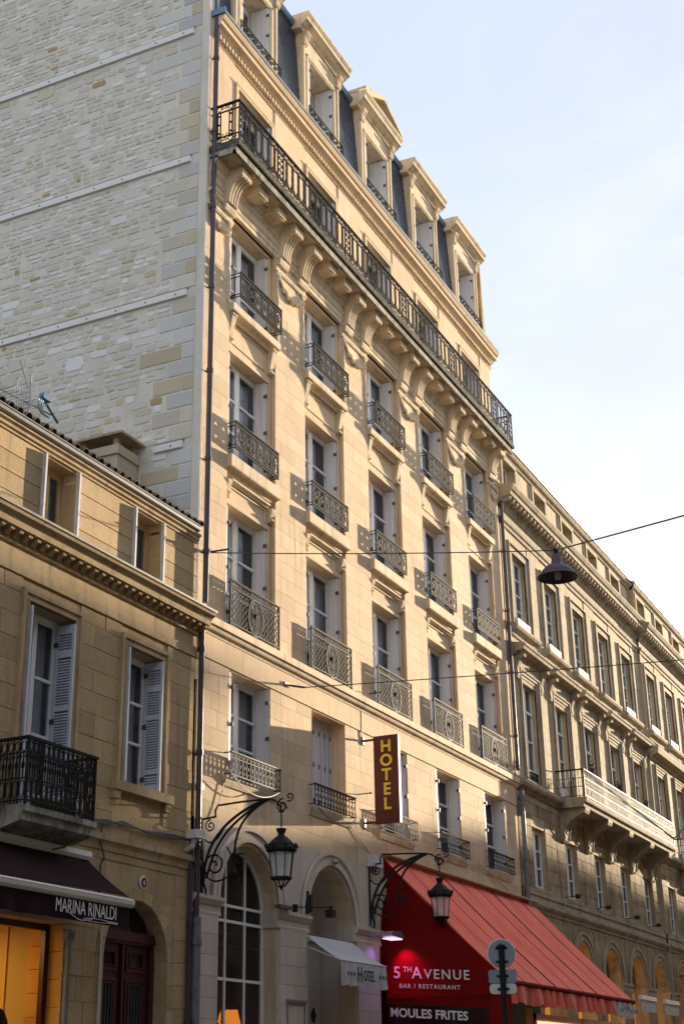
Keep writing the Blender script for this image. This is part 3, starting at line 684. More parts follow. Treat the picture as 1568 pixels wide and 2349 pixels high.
# mansard and dormers
mb = MB()
for a, b in [(XL+.25, -.70)]+[(x+.70, x+2.70) for x in BX[:-1]]+[(14.30, XR-.35)]: mb.ext('x', [(.02, 23.55), (.175, 26.30), (4, 26.30), (4, 23.5)], a, b)
mb.ext('x', [(.176, 26.302), (.19, 26.60), (2.0, 27.1), (4, 27.1), (4, 26.302)], XL+.25, XR-.35); roof = mb.build('mansard_roof', m_dark, hotel)
for z in (19.35, 23.2):
    mb = MB(); mb.box(XL+.06, XR-.03, .75, 11.85, z, z+.1); mb.build('light_stop_floor', m_dark, hotel)  # added inside the hotel to block sky leaking in from above
sm = MB(); rs = random.Random(2)
for k in range(-1, 5):
    x0, x1 = (3.4*k+1.06, 3.4*k+2.34); x0 = max(x0, XL+.27); x1 = min(x1, XR-.36)
    r = 0; z = 23.60
    while z < 26.5:
        yb = .02+(z-23.55)*.0557; xx = x0-(.07 if r % 2 else 0)
        while xx < x1:
            a, b = max(xx, x0), min(xx+.14, x1)
            if b-a > .02: j = rs.uniform(0, .006); sm.add([(a+.002, yb-.018-j, z), (b-.002, yb-.018-j, z), (b-.002, yb+.003, z+.13), (a+.002, yb+.003, z+.13), (a+.002, yb+.01, z), (b-.002, yb+.01, z)], [(0, 1, 2, 3), (0, 1, 5, 4)])
            xx += .14
        z += .105; r += 1
sm.build('roof_slates', m_slate, roof, kind='stuff')
mb = MB(); mb.ext('x', [(.14, 26.45), (.10, 26.47), (.06, 26.56), (.10, 26.66), (.3, 26.74), (.3, 26.45)], XL+.2, XR-.3); mb.build('zinc_ridge_roll', m_zinc, hotel)
mb = MB(); mb.box(XL+.18, XL+.27, -.02, .6, 23.55, 26.6); mb.build('zinc_verge', m_zinc, hotel)
mb = MB(); mb.box(XL+.003, XL+.18, .05, 12, 23.0, 27.9); mb.build('gable_parapet', m_party, hotel)
mb = MB(); mb.ext('y', [(XR-.36, 23.55), (XR-.1, 23.55), (XR-.36, 26.7)], .0, 4.0); mb.build('roof_coping', m_oldtrim, hotel)
def dormer(ped):
    root = MB(); root.box(-1.05, -.68, -.02, .7, 23.60, 26.35); root.box(.68, 1.05, -.02, .7, 23.60, 26.35); root.box(-.68, .68, -.02, .7, 25.75, 26.35); root.box(-.68, .68, -.02, .7, 23.60, 24.0)
    root.box(-1.0, -.93, -.05, -.02, 23.6, 26.0); root.box(.93, 1.0, -.05, -.02, 23.6, 26.0); root.box(-.80, -.74, -.04, -.02, 24.0, 25.85); root.box(.74, .80, -.04, -.02, 24.0, 25.85); root.box(-.80, .80, -.04, -.02, 25.80, 25.86)
    return root
def dormer_cornice(ped):
    def f():
        mb = MB(); top = 26.80
        P = [(.7, 26.34), (-.06, 26.34), (-.08, 26.40), (-.16, 26.44), (-.22, 26.50), (-.28, 26.52), (-.28, 26.62), (-.34, 26.70), (-.34, 26.76), (.7, 26.80)]
        mb.ext('x', P, -1.25, 1.25)
        if ped:
            mb.ext('y', [(-1.22, 26.77), (1.22, 26.77), (0, 27.24)], -.12, .7)
            for s in (-1, 1): mb.ext('y', [(s*1.27, 26.77), (s*1.27, 26.86), (0, 27.38), (0, 27.24)], -.34, .7)
        for s in (-1, 1): mb.ext('x', [(.0, 25.98), (-.08, 26.0), (-.12, 26.08), (-.10, 26.16), (-.18, 26.28), (-.18, 26.345), (0, 26.345)], s*.95-.10, s*.95+.10)
        return mb
    return f
def rail_low():
    mb = MB(); w, h = 1.9, .30; hw = w/2
    for z in (.01, h-.01): mb.box(-hw, hw, -.012, .012, z-.01, z+.01)
    for i in range(9):
        c = -hw+w*(i+.5)/9; mb.tube(spiral(c-.04, h/2+.03, .07, 1.2, 0, 1), .010); mb.tube(spiral(c+.05, h/2-.03, .07, 1.2, pi, 1), .010)
    for i in range(4): x = -hw+w*i/3; mb.box(x-.012, x+.012, -.012, .012, -.12, h)
    return mb
for k, x in enumerate(BX):
    d = part_at('dorm', lambda: dormer(0), 'dormer', m_trim, hotel, (x, 0, 0))
    part_at('dcp' if k == 2 else 'dc', dormer_cornice(k == 2), 'dormer_pediment' if k == 2 else 'dormer_cornice', m_trim, d, (x, 0, 0))
    put('wD', lambda: window('dormer_window', 1.36, 1.72, 2, drape=.6), hotel, (x, .50, 24.02)); shutters('D', x, 24.04, 1.68, .68, .0, .47)
    part_at('rD', rail_low, 'window_railing', m_iron, hotel, (x, -.16, 23.82))
# ground floor arches behind the piers
arch_win = MB(); archivolt(arch_win, 0, 4.70, 1.02, 1.10, .30, .36)
for x in (-.31, .40): arch_win.box(x-.025, x+.025, .30, .35, 0, 4.7+sqrt(1.06**2-x*x))
for z in (1.5, 2.5, 3.47, 4.47, 4.74): arch_win.box(-1.1, 1.1, .305, .345, z-.025, z+.025)
arch_win.box(-1.1, -1.03, .30, .36, 0, 4.7); arch_win.box(1.03, 1.1, .30, .36, 0, 4.7)
aw = arch_win.build('arched_window', m_white, hotel)
gp = MB()
N = 18; gp.add([(-1.08, .325, 0), (1.08, .325, 0)]+[(1.08*cos(pi*k/N), .325, 4.7+1.08*sin(pi*k/N)) for k in range(N+1)], [tuple([0, 1]+list(range(2, N+3)))])
gp.build('pane', m_glassd, aw)
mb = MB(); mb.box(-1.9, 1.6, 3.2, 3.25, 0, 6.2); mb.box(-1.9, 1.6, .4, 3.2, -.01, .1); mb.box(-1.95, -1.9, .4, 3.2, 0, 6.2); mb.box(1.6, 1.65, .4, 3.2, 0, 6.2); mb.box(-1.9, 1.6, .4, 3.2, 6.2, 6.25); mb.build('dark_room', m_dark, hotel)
# passage arch with door
mb = MB(); N = 16
pr = [(3.4-1.09, .002)]+[(3.4-1.09*cos(pi*k/N), 4.7+1.09*sin(pi*k/N)) for k in range(N+1)]+[(3.4+1.09, .002)]
for k in range(len(pr)-1): mb.face((pr[k][0], .38, pr[k][1]), (pr[k+1][0], .38, pr[k+1][1]), (pr[k+1][0], .9, pr[k+1][1]), (pr[k][0], .9, pr[k][1]))
mb.add([(x, .895, z) for x, z in pr], [tuple(range(len(pr)))])
mb.build('passage_vault', m_grey, hotel)
mb = MB(); mb.box(2.33, 4.47, .78, .84, .003, 4.45); dr_ = mb.build('entrance_door', m_wood, hotel)
for x in (2.75, 3.4, 4.05): mb = MB(); mb.box(x-.25, x+.25, .76, .78, 2.2, 4.2); mb.build('door_panel', m_wood, dr_)
mb = MB(); mb.ext('y', [(3.95, 3.02), (4.05, 3.17), (4.15, 3.02), (4.05, 2.87)], .73, .758); mb.build('diamond_grille', m_black, dr_)
mb = MB(); mb.box(2.325, 4.475, .72, .84, 4.455, 4.54); mb.build('door_lintel', m_grey, dr_)
for x in BX[2:]:
    mb = MB(); mb.box(x-1.1, x+1.1, .42, .47, 0, 5.9); mb.build('shopfront_wall', m_redframe, hotel)
# ================================================================== PARTY WALL of the hotel (rubble side wall)
PX = -2.0
mb = MB(); mb.box(PX, PX+.05, .0, 12, 8.5, 28.3); side = mb.build('party_wall', m_party, hotel)
mb = MB(); mb.box(PX-.03, PX, .002, .19, 8.5, 27.9); mb.build('corner_render_strip', m_party, hotel)
ledz = [26.5, 23.22, 19.85, 16.62, 13.25]
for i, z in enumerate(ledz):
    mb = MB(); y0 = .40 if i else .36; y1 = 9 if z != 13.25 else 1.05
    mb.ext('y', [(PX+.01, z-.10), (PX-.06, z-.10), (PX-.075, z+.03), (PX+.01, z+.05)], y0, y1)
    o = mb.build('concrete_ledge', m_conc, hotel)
    d_ = MB(); d_.box(PX-.034, PX+.01, y0-.02, y1, z+.05, z+.085); d_.build('dark_strip', m_strip, o)  # thin dark brown strip along the top of each ledge
    for k in range(8):
        yy = y0+.25+k*.72
        if yy < y1-.1: b_ = MB(); b_.box(PX-.080, PX-.066, yy-.012, yy+.012, z-.05, z-.026); b_.build('fixing_bolt', m_dgrey, o)
def rubble(y0, y1, z0, z1, ch, cw, gap, rs, out, sq=.5):
    """one rounded stone slab proud of the mortar, facing -x"""
def stone(y0, y1, z0, z1, rs, d, rnd_):
    cy, cz, hy, hz = (y0+y1)/2, (z0+z1)/2, (y1-y0)/2, (z1-z0)/2
    c = rnd_*min(hy, hz); pts = []
    for sy, sz, f in ((-1, -1, 0), (1, -1, 1), (1, 1, 0), (-1, 1, 1)):
        a = (cy+sy*(hy-c*rs.uniform(.6, 1.1)), cz+sz*hz*rs.uniform(1-.25*rnd_, 1)); b = (cy+sy*hy*rs.uniform(1-.14*rnd_, 1), cz+sz*(hz-c*rs.uniform(.6, 1.1)))
        pts += [a, b] if (sy*sz > 0) == False and False else ([b, a] if (sy, sz) in ((-1, -1), (1, 1)) else [a, b])
    n = len(pts); mb = MB(); x = PX-d
    outer = [(PX+.005, y, z) for y, z in pts]; k = .86; inner = [(x, cy+(y-cy)*k, cz+(z-cz)*k) for y, z in pts]
    mid = [(PX-d*.6, cy+(y-cy)*.96, cz+(z-cz)*.96) for y, z in pts]
    fs = [tuple(range(2*n, 3*n))]
    for i in range(n): fs.append((i, (i+1) % n, n+(i+1) % n, n+i)); fs.append((n+i, n+(i+1) % n, 2*n+(i+1) % n, 2*n+i))
    mb.add(outer+mid+inner, fs); return mb
rs = random.Random(11); rub = []; quo = []
bands = [(8.9, 13.13), (13.32, 16.50), (16.69, 19.73), (19.92, 23.10), (23.29, 26.38), (26.57, 28.2)]
for zb0, zb1 in bands:
    nq = max(1, round((zb1-zb0)/.335)); qh = (zb1-zb0)/nq
    edges = []
    for k in range(nq):
        z = zb0+k*qh; L_ = rs.choice([.85, 1.15, 1.3, .95]) if k % 2 else rs.choice([.5, .62, .55]); edges.append((z, z+qh, .2+L_))
        cut = .2+(.28 if k % 2 else L_)
        quo.append((.2, cut, z+.008, z+qh-.008))
        if k % 2: quo.append((cut+.012, .2+L_, z+.008, z+qh-.008))
    for (za, zc, ye) in edges:
        nc = 3 if rs.random() < .7 else 2
        for j in range(nc):
            z = za+(zc-za)*j/nc; h = (zc-za)/nc; y = ye+.04+rs.uniform(0, .1)
            while y < 9:
                w = rs.uniform(.11, .34)*(1 if nc == 3 else 1.25); big = rs.random()
                if big < .05 and j == 0 and rs.random() < .8: rub.append((y, y+w*1.1+.1, z+.012, z+2*h-.012, .016)); y += w+.15; continue
                pad = rs.uniform(.010, .026)
                if big > .16: rub.append((y, y+w, z+pad*.8, z+h-pad*rs.uniform(.4, 1.0), rs.uniform(.005, .016)))
                y += w+rs.uniform(.018, .05)
def sz(b):
    c = Vector((PX, (b[0]+b[1])/2, (b[2]+b[3])/2)); return (b[1]-b[0])*(b[3]-b[2])/(c-CAMP).length**2
for b in quo:
    stone(b[0], b[1], b[2], b[3], rs, .014, .10).build('quoin_block', m_quoin, hotel)
rub.sort(key=sz, reverse=True); inv = [b for b in rub if b[3] > 11.3 and b[0] < 7.5]; rest = [b for b in rub if not (b[3] > 11.3 and b[0] < 7.5)]
for b in inv[:290]: stone(b[0], b[1], b[2], b[3], rs, b[4], .55).build('rubble_stone', m_rub, hotel)
mb = MB()
for b in inv[290:]+rest: s_ = stone(b[0], b[1], b[2], b[3], rs, b[4], .55); mb.add(s_.v, s_.f)
mb.build('small_rubble_stones', m_rub, hotel, kind='stuff')
# ================================================================== LEFT BUILDING
LX0, LX1 = -18.0, -2.06
left = thing('shop_building', (-8, 0, 0), 'lower ochre stone building with louvred shutters and dentilled cornice left of the tall hotel', 'building')
w1 = (-6.86, -5.68, 5.36, 8.55); w2 = (-4.23, -3.12, 6.25, 8.55); w0 = (-9.5, -8.3, 5.36, 8.55)
a1 = (-6.70, -5.86, 9.80, 11.02); a2 = (-4.14, -3.30, 9.80, 11.02); a0 = (-9.26, -8.42, 9.80, 11.02)
shop = (-9.6, -5.44, 0.4, 3.95); arch = (-4.50, -2.70, 0, 3.57, True, .45)
mb = MB(); wall(mb, LX0, LX1, 0, 11.25, .014, [w0+(False, .34), w1+(False, .34), w2+(False, .34), a0+(False, .3), a1+(False, .3), a2+(False, .3), shop+(False, .9), arch], .34)
mb.box(LX0, LX1, 9.9, 10, 0, 11.2); mb.box(LX0-.05, LX0, .01, 10, 0, 11.2)
mb.build('rear_wall', m_old, left)
hb = [w0, w1, w2]
hh = [(h[0]-.16, h[1]+.16, h[2]-.2, h[3]+.2) for h in hb]
lay(blocks([(LX0, LX1, 5.38, 9.0)], hh, .36, .62, .009, 5.38)+blocks([(LX0, LX1, 3.95, 5.13)], [(arch[0]-.18, arch[1]+.18, 0, 4.67)], .35, .6, .009, 3.95)+blocks([(-5.52, LX1, 0, 3.95)], [(arch[0]-.18, arch[1]+.18, 0, 4.67)], .36, .5, .009, 0), left, m_old, 0, .05, 290, jitter=.004)
k_ = 0
for h in hb:
    mb = MB(); y0 = -.035; frame(mb, h[0], h[1], h[2], h[3], .17, -.02, .05); frame(mb, h[0]-.10, h[1]+.10, h[2], h[3]+.10, .07, -.055, -.02); frame(mb, h[0], h[1], h[2], h[3], .03, -.035, -.02)
    mb.build('window_surround', m_oldtrim, left)
# attic band of long courses with open joints
ab = blocks([(LX0, LX1, 9.80, 11.06)], [a0, a1, a2], .318, 1.9, .004, 9.785)
ab2 = [(a, b, c+.006, d-.006) for a, b, c, d in ab]
lay(ab2, left, m_old, .0, .06, 120, 'attic_course', .001)
mb = MB(); mb.ext('x', [(.1, 11.06), (-.02, 11.06), (-.02, 11.10), (-.05, 11.12), (-.05, 11.17), (-.09, 11.20), (-.09, 11.23), (.1, 11.23)], LX0, LX1); mb.build('eaves_moulding', m_oldtrim, left)
mb = MB(); pr = [(-.09+.07*cos(t), 11.33+.085*sin(t)) for t in [pi+pi*k/8 for k in range(9)]]; pr += [(p[0]*.92-.007, p[1]+.006) for p in pr[::-1]]
mb.ext('x', pr, LX0, LX1-.12); mb.tube([(LX0, -.165, 11.335), (LX1-.12, -.165, 11.335)], .013, 6)
for k in range(22): mb.box(LX1-.4-k*.72, LX1-.38-k*.72, -.17, .0, 11.33, 11.36)
mb.build('roof_gutter', m_zincg, left)
mb = MB(); mb.ext('x', [(.0, 11.30), (.0, 11.24), (10, 11.24), (10, 11.9), (5, 13.0)], LX0, LX1-.02); roofL = mb.build('roof', m_dark, left)
def tile():
    mb = MB(); N = 6
    for (r, s) in ((.085, 1),):
        o = [(r*cos(pi*k/N), r*sin(pi*k/N)) for k in range(N+1)]; i_ = [(p[0]*.82, p[1]*.82) for p in o[::-1]]
        mb.ext('y', o+i_, 0, .45)
    return mb
for row in range(4):
    x = LX1-.15; i = 0
    while x > LX0 and i < 68:
        o = part_at('tile', tile, 'roof_tile', m_tile, roofL, (x+random.uniform(-.008, .008), -.16+row*.40+random.uniform(-.012, .012), 11.36+row*.14)); o.rotation_euler = (.34, 0, random.uniform(-.03, .03)); x -= .215; i += 1
mb = MB(); mb.ext('y', [(-.02, 0), (.12, .26), (.30, .22), (.22, -.02)], 0, .5)
o = mb.build('flashing', m_zincg, left, org=(0, 0, 0)); o.location = Vector((-2.36, .1, 11.38))-WP['shop_building']
# cornice
mb = MB(); mb.ext('x', [(.06, 8.88), (-.03, 8.88), (-.03, 9.02), (-.01, 9.03), (-.01, 9.28), (-.06, 9.30), (-.06, 9.34), (-.045, 9.35), (-.045, 9.47), (-.24, 9.475), (-.25, 9.56), (-.28, 9.60), (-.34, 9.64), (-.36, 9.70), (-.36, 9.72), (.02, 9.79), (.06, 9.79)], LX0, LX1+.14); mb.build('cornice', m_oldtrim, left)
mb = MB(); mb.ext('x', [(.02, 9.796), (-.36, 9.724), (-.375, 9.70), (-.38, 9.735), (.02, 9.812)], LX0, LX1+.16); mb.build('lead_flashing', m_pipeg, left)
def modl():
    mb = MB(); mb.ext('x', [(-.04, 9.355), (-.10, 9.36), (-.12, 9.40), (-.20, 9.42), (-.215, 9.47), (-.04, 9.472)], -.045, .045); return mb
x = LX1+.05
while x > -9.5: part_at('modl', modl, 'modillion', m_oldtrim, left, (x, 0, 0)); x -= .215
mb = MB(); mb.ext('x', [(.05, 5.13), (-.02, 5.13), (-.03, 5.20), (-.05, 5.24), (-.09, 5.27), (-.09, 5.36), (.05, 5.375)], LX0, LX1); mb.build('string_course', m_oldtrim, left)
mb = MB(); mb.box(-4.52, -2.80, -.12, .05, 6.10, 6.25); mb.box(-4.50, -4.34, -.09, .05, 5.96, 6.10); mb.box(-3.00, -2.84, -.09, .05, 5.96, 6.10); mb.build('window_sill', m_oldtrim, left)
# windows of left building
put('LW1', lambda: window('french_window', 1.18, 3.18, 3, kick=.3, drape=.3), left, (-6.27, .32, 5.37)); put('LW1', None, left, (-8.9, .32, 5.37))
put('LW2', lambda: window('window', 1.11, 2.29, 3, drape=.3), left, (-3.675, .32, 6.255))
for x in (-6.28, -3.72, -8.84): put('LA', lambda: window('attic_window', .84, 1.2, 1, mframe=m_oldtrim, drape=.3), left, (x, .26, 9.81))
def slat():
    mb = MB(); mb.ext('y', [(-.016, -.012), (-.010, -.018), (.016, .012), (.010, .018)], -.105, .105); return mb
def louvre(parent, x, y0, z, h, w, flip=1):
    """shutter leaf standing at right angles to the wall: thin in x, w in y"""
    mb = MB(); st_ = .05
    mb.box(-.018, .018, 0, st_, 0, h); mb.box(-.018, .018, w-st_, w, 0, h)
    gaps = [(.10, .30), (.36, h*.55), (h*.55+.07, h-.52), (h-.42, h-.14)]; zs2 = [0]+[v for g in gaps for v in g]+[h]
    for i in range(0, len(zs2), 2): mb.box(-.018, .018, st_, w-st_, zs2[i], zs2[i+1])
    key = 'lv%.2f' % h
    o = part_at(key, lambda: mb, 'louvred_shutter', m_shutb, parent, (x, y0, z))
    for g in gaps:
        zz = g[0]+.02
        while zz < g[1]-.01: part_at('slat', slat, 'slat', m_shutb, o, (x, y0+w/2, z+zz), scale=(1, (w-.1)/.21, 1)); zz += .045
    for q in (.1, .5, .9): part_at('hinge', hinge, 'hinge', m_dgrey, o, (x+.02*flip, y0+w, z+h*q))
for (xa, xb, z, h) in ((w1[0], w1[1], 5.42, 3.06), (w2[0], w2[1], 6.28, 2.24)):
    louvre(left, xa+.045, -.06, z, h, .36); louvre(left, xb-.045, -.06, z, h, .36, -1)
def plain_sh():
    mb = MB(); mb.box(-.02, .02, -.07, .24, 0, 1.22); mb.box(-.03, .03, -.05, .22, .12, .16); mb.box(-.03, .03, -.05, .22, 1.04, 1.08); mb.box(-.035, .0, -.05, -.02, .3, .44); return mb
for h in (a0, a1, a2):
    for x in (h[0]-.03, h[1]+.03): part_at('psh', plain_sh, 'shutter', m_shut, left, (x, 0, 9.81))
# left balcony
mb = MB(); mb.ext('x', [(.05, 5.38), (.05, 5.04), (-.20, 5.04), (-.50, 5.12), (-.56, 5.14), (-.57, 5.24), (-.62, 5.26), (-.62, 5.34)], -7.42, -5.70); mb.build('balcony_slab', m_weath, left)
YL = -.58; mb = MB()
for z in (5.42, 5.72, 6.08): mb.box(-7.38, -5.74, YL-.012, YL+.012, z-.01, z+.01); [mb.box(x-.01, x+.01, YL, .02, z-.01, z+.01) for x in (-7.37, -5.75)]
mb.box(-7.41, -5.71, YL-.03, YL+.03, 6.27, 6.31); [mb.box(x-.03, x+.03, YL+.03, .02, 6.27, 6.31) for x in (-7.37, -5.75)]
for x in (-7.37, -5.75): mb.box(x-.016, x+.016, YL-.016, YL+.016, 5.34, 6.28)
lrail = mb.build('balcony_railing', m_iron, left)
def lb_unit():
    mb = MB(); mb.box(-.009, .009, -.009, .009, 5.36, 6.27)
    ring(mb, .055, 5.57, .042, .13, .009, n=10); ring(mb, .055, 6.17, .040, .075, .009, n=10); ring(mb, .055, 5.39, .02, .02, .007, n=6)
    mb.box(.048, .062, -.009, .009, 5.72, 6.08); ring(mb, .055, 5.9, .025, .05, .008, n=8); ring(mb, 0, 6.02, .03, .03, .007, n=8); return mb
for i in range(14): part_at('lbu', lb_unit, 'baluster', m_iron, lrail, (-7.36+i*.1155, YL, 0))
for x in (-7.37, -5.75):
    for i in range(5): o = part_at('lbu', lb_unit, 'baluster', m_iron, lrail, (x, YL+.02+i*.115, 0)); o.rotation_euler = (0, 0, pi/2)
# arched door
voussoirs(left, -3.6, 3.57, .90, 1.09, -.008, .45, m_old, 11)
for s, xx in ((-1, -4.595), (1, -2.605)):
    for k in range(10): O('jamb_stone', unit(m_old), left, (xx, .22, .18+k*.357), scale=(.182+(.0 if k % 2 else .0), .455, .349))
mb = MB(); mb.box(-4.5, -2.7, .30, .36, 0, 4.5); mb.box(-4.46, -2.74, .18, .30, 3.86, 4.0); mb.box(-4.43, -2.77, .22, .30, 3.82, 3.86); mb.box(-4.5, -4.38, .24, .30, 0, 3.86); mb.box(-2.82, -2.7, .24, .30, 0, 3.86); mb.box(-3.63, -3.57, .235, .30, 0, 3.86)
door = mb.build('front_door', m_door, left)
for c in (-4.0, -3.2):
    for (p, q) in ((3.45, 3.72), (0.9, 3.25)):
        mb = MB(); frame(mb, c-.23, c+.23, p, q, .045, .265, .30, True); frame(mb, c-.19, c+.19, p+.04, q-.04, .02, .255, .30, True); mb.build('door_moulding', m_door, door)
        mb = MB(); mb.face((c-.2, .29, p+.03), (c+.2, .29, p+.03), (c+.2, .29, q-.03), (c-.2, .29, q-.03)); mb.build('door_glass', m_glassd, door)
    for i in range(5): mb = MB(); x = c-.16+i*.08; mb.box(x-.01, x+.01, .262, .28, .95, 3.2); mb.build('door_bar', m_dgrey, door)
mb = MB(); N = 16; mb.add([(-3.6+.86*cos(pi*k/N), .295, 4.0+.44*sin(pi*k/N)) for k in range(N+1)], [tuple(range(N+1))]); mb.build('fanlight', m_glassd, door)
# shop interior
mb = MB(); mb.box(-9.6, -5.45, 3.0, 3.05, 0, 4.2); mb.box(-5.45, -5.40, .36, 3.05, 0, 4.2); mb.box(-9.65, -9.6, .5, 3.05, 0, 4.2); mb.box(-9.6, -5.5, .5, 3.05, .3, .35); mb.box(-9.6, -5.5, .5, 3.05, 4.0, 4.05)
rm = mb.build('shop_interior', m_golden, left)
mb = MB(); mb.box(-9.2, -6.1, 1.3, 2.4, 3.93, 3.96); mb.build('ceiling_light', m_lamp, rm)
for k in range(11): mb = MB(); mb.box(-5.53, -5.45, .40, .62, .36+k*.33, .36+k*.33+.322); mb.build('pillar_stone', m_orange, rm)
for y_ in (1.05, 1.7, 2.4): mb = MB(); mb.box(-5.475, -5.45, y_, y_+.05, .36, 4.0); mb.build('wall_rail', m_orange, rm)
mb = MB(); mb.box(-5.60, -5.45, .27, .35, .4, 3.95); mb.box(-9.6, -5.60, .27, .35, 3.86, 3.95); sf = mb.build('shopfront_frame', m_door, left)
mb = MB(); mb.face((-9.6, .31, .4), (-5.60, .31, .4), (-5.60, .31, 3.86), (-9.6, .31, 3.86)); mb.build('shop_window_pane', mat('clear_shop_glass', (.02, .02, .02), .02, alpha=.16), sf)
for k in range(10): mb = MB(); mb.box(-5.50, -5.435, .02, .265, .1+k*.385, .1+k*.385+.377); mb.build('lit_reveal_stone', m_orange, left)  # reveal stones coloured orange, the shop's light put into their colour
mb = MB(); mb.box(-5.50, -5.42, -.07, .02, 0, 3.72); mb.ext('x', [(0, 3.72), (-.07, 3.72), (-.10, 3.8), (-.10, 3.86), (0, 3.86)], -5.54, -5.38); mb.build('shopfront_pilaster', m_pipeg, left)
mb = MB(); mb.tube([(-4.62, -.03, 0), (-4.62, -.03, 3.9)], .022, 6); mb.build('conduit', m_plastic, left)
# chimney on the left roof, against the party wall
mb = MB(); mb.box(-2.72, -2.03, 1.42, 2.30, 11.4, 12.95); mb.box(-2.76, -2.03, 1.38, 2.34, 12.95, 13.14); ch = mb.build('chimney', m_oldtrim if False else mat('chimney_render', (.50, .44, .33), .9, noise=[((.38, .33, .25), 2, .5, .4, .7, U)], bump=.3), left)
for x, y in ((-2.70, 1.44), (-2.70, 2.18), (-2.16, 1.44), (-2.16, 2.18)): mb = MB(); mb.box(x, x+.1, y, y+.1, 13.14, 13.32); mb.build('cap_support', m_oldtrim, ch)
mb = MB(); mb.add([(-2.84, 1.26, 13.32), (-2.03, 1.26, 13.32), (-2.03, 2.46, 13.32), (-2.84, 2.46, 13.32), (-2.84, 1.26, 13.37), (-2.03, 1.26, 13.37), (-2.03, 2.46, 13.37), (-2.84, 2.46, 13.37), (-2.45, 1.5, 13.47), (-2.1, 1.5, 13.47), (-2.1, 2.2, 13.47), (-2.45, 2.2, 13.47)],
                [(0, 1, 2, 3), (0, 1, 5, 4), (1, 2, 6, 5), (2, 3, 7, 6), (3, 0, 4, 7), (4, 5, 9, 8), (5, 6, 10, 9), (6, 7, 11, 10), (7, 4, 8, 11), (8, 9, 10, 11)]); mb.build('chimney_cap', m_oldtrim, ch)
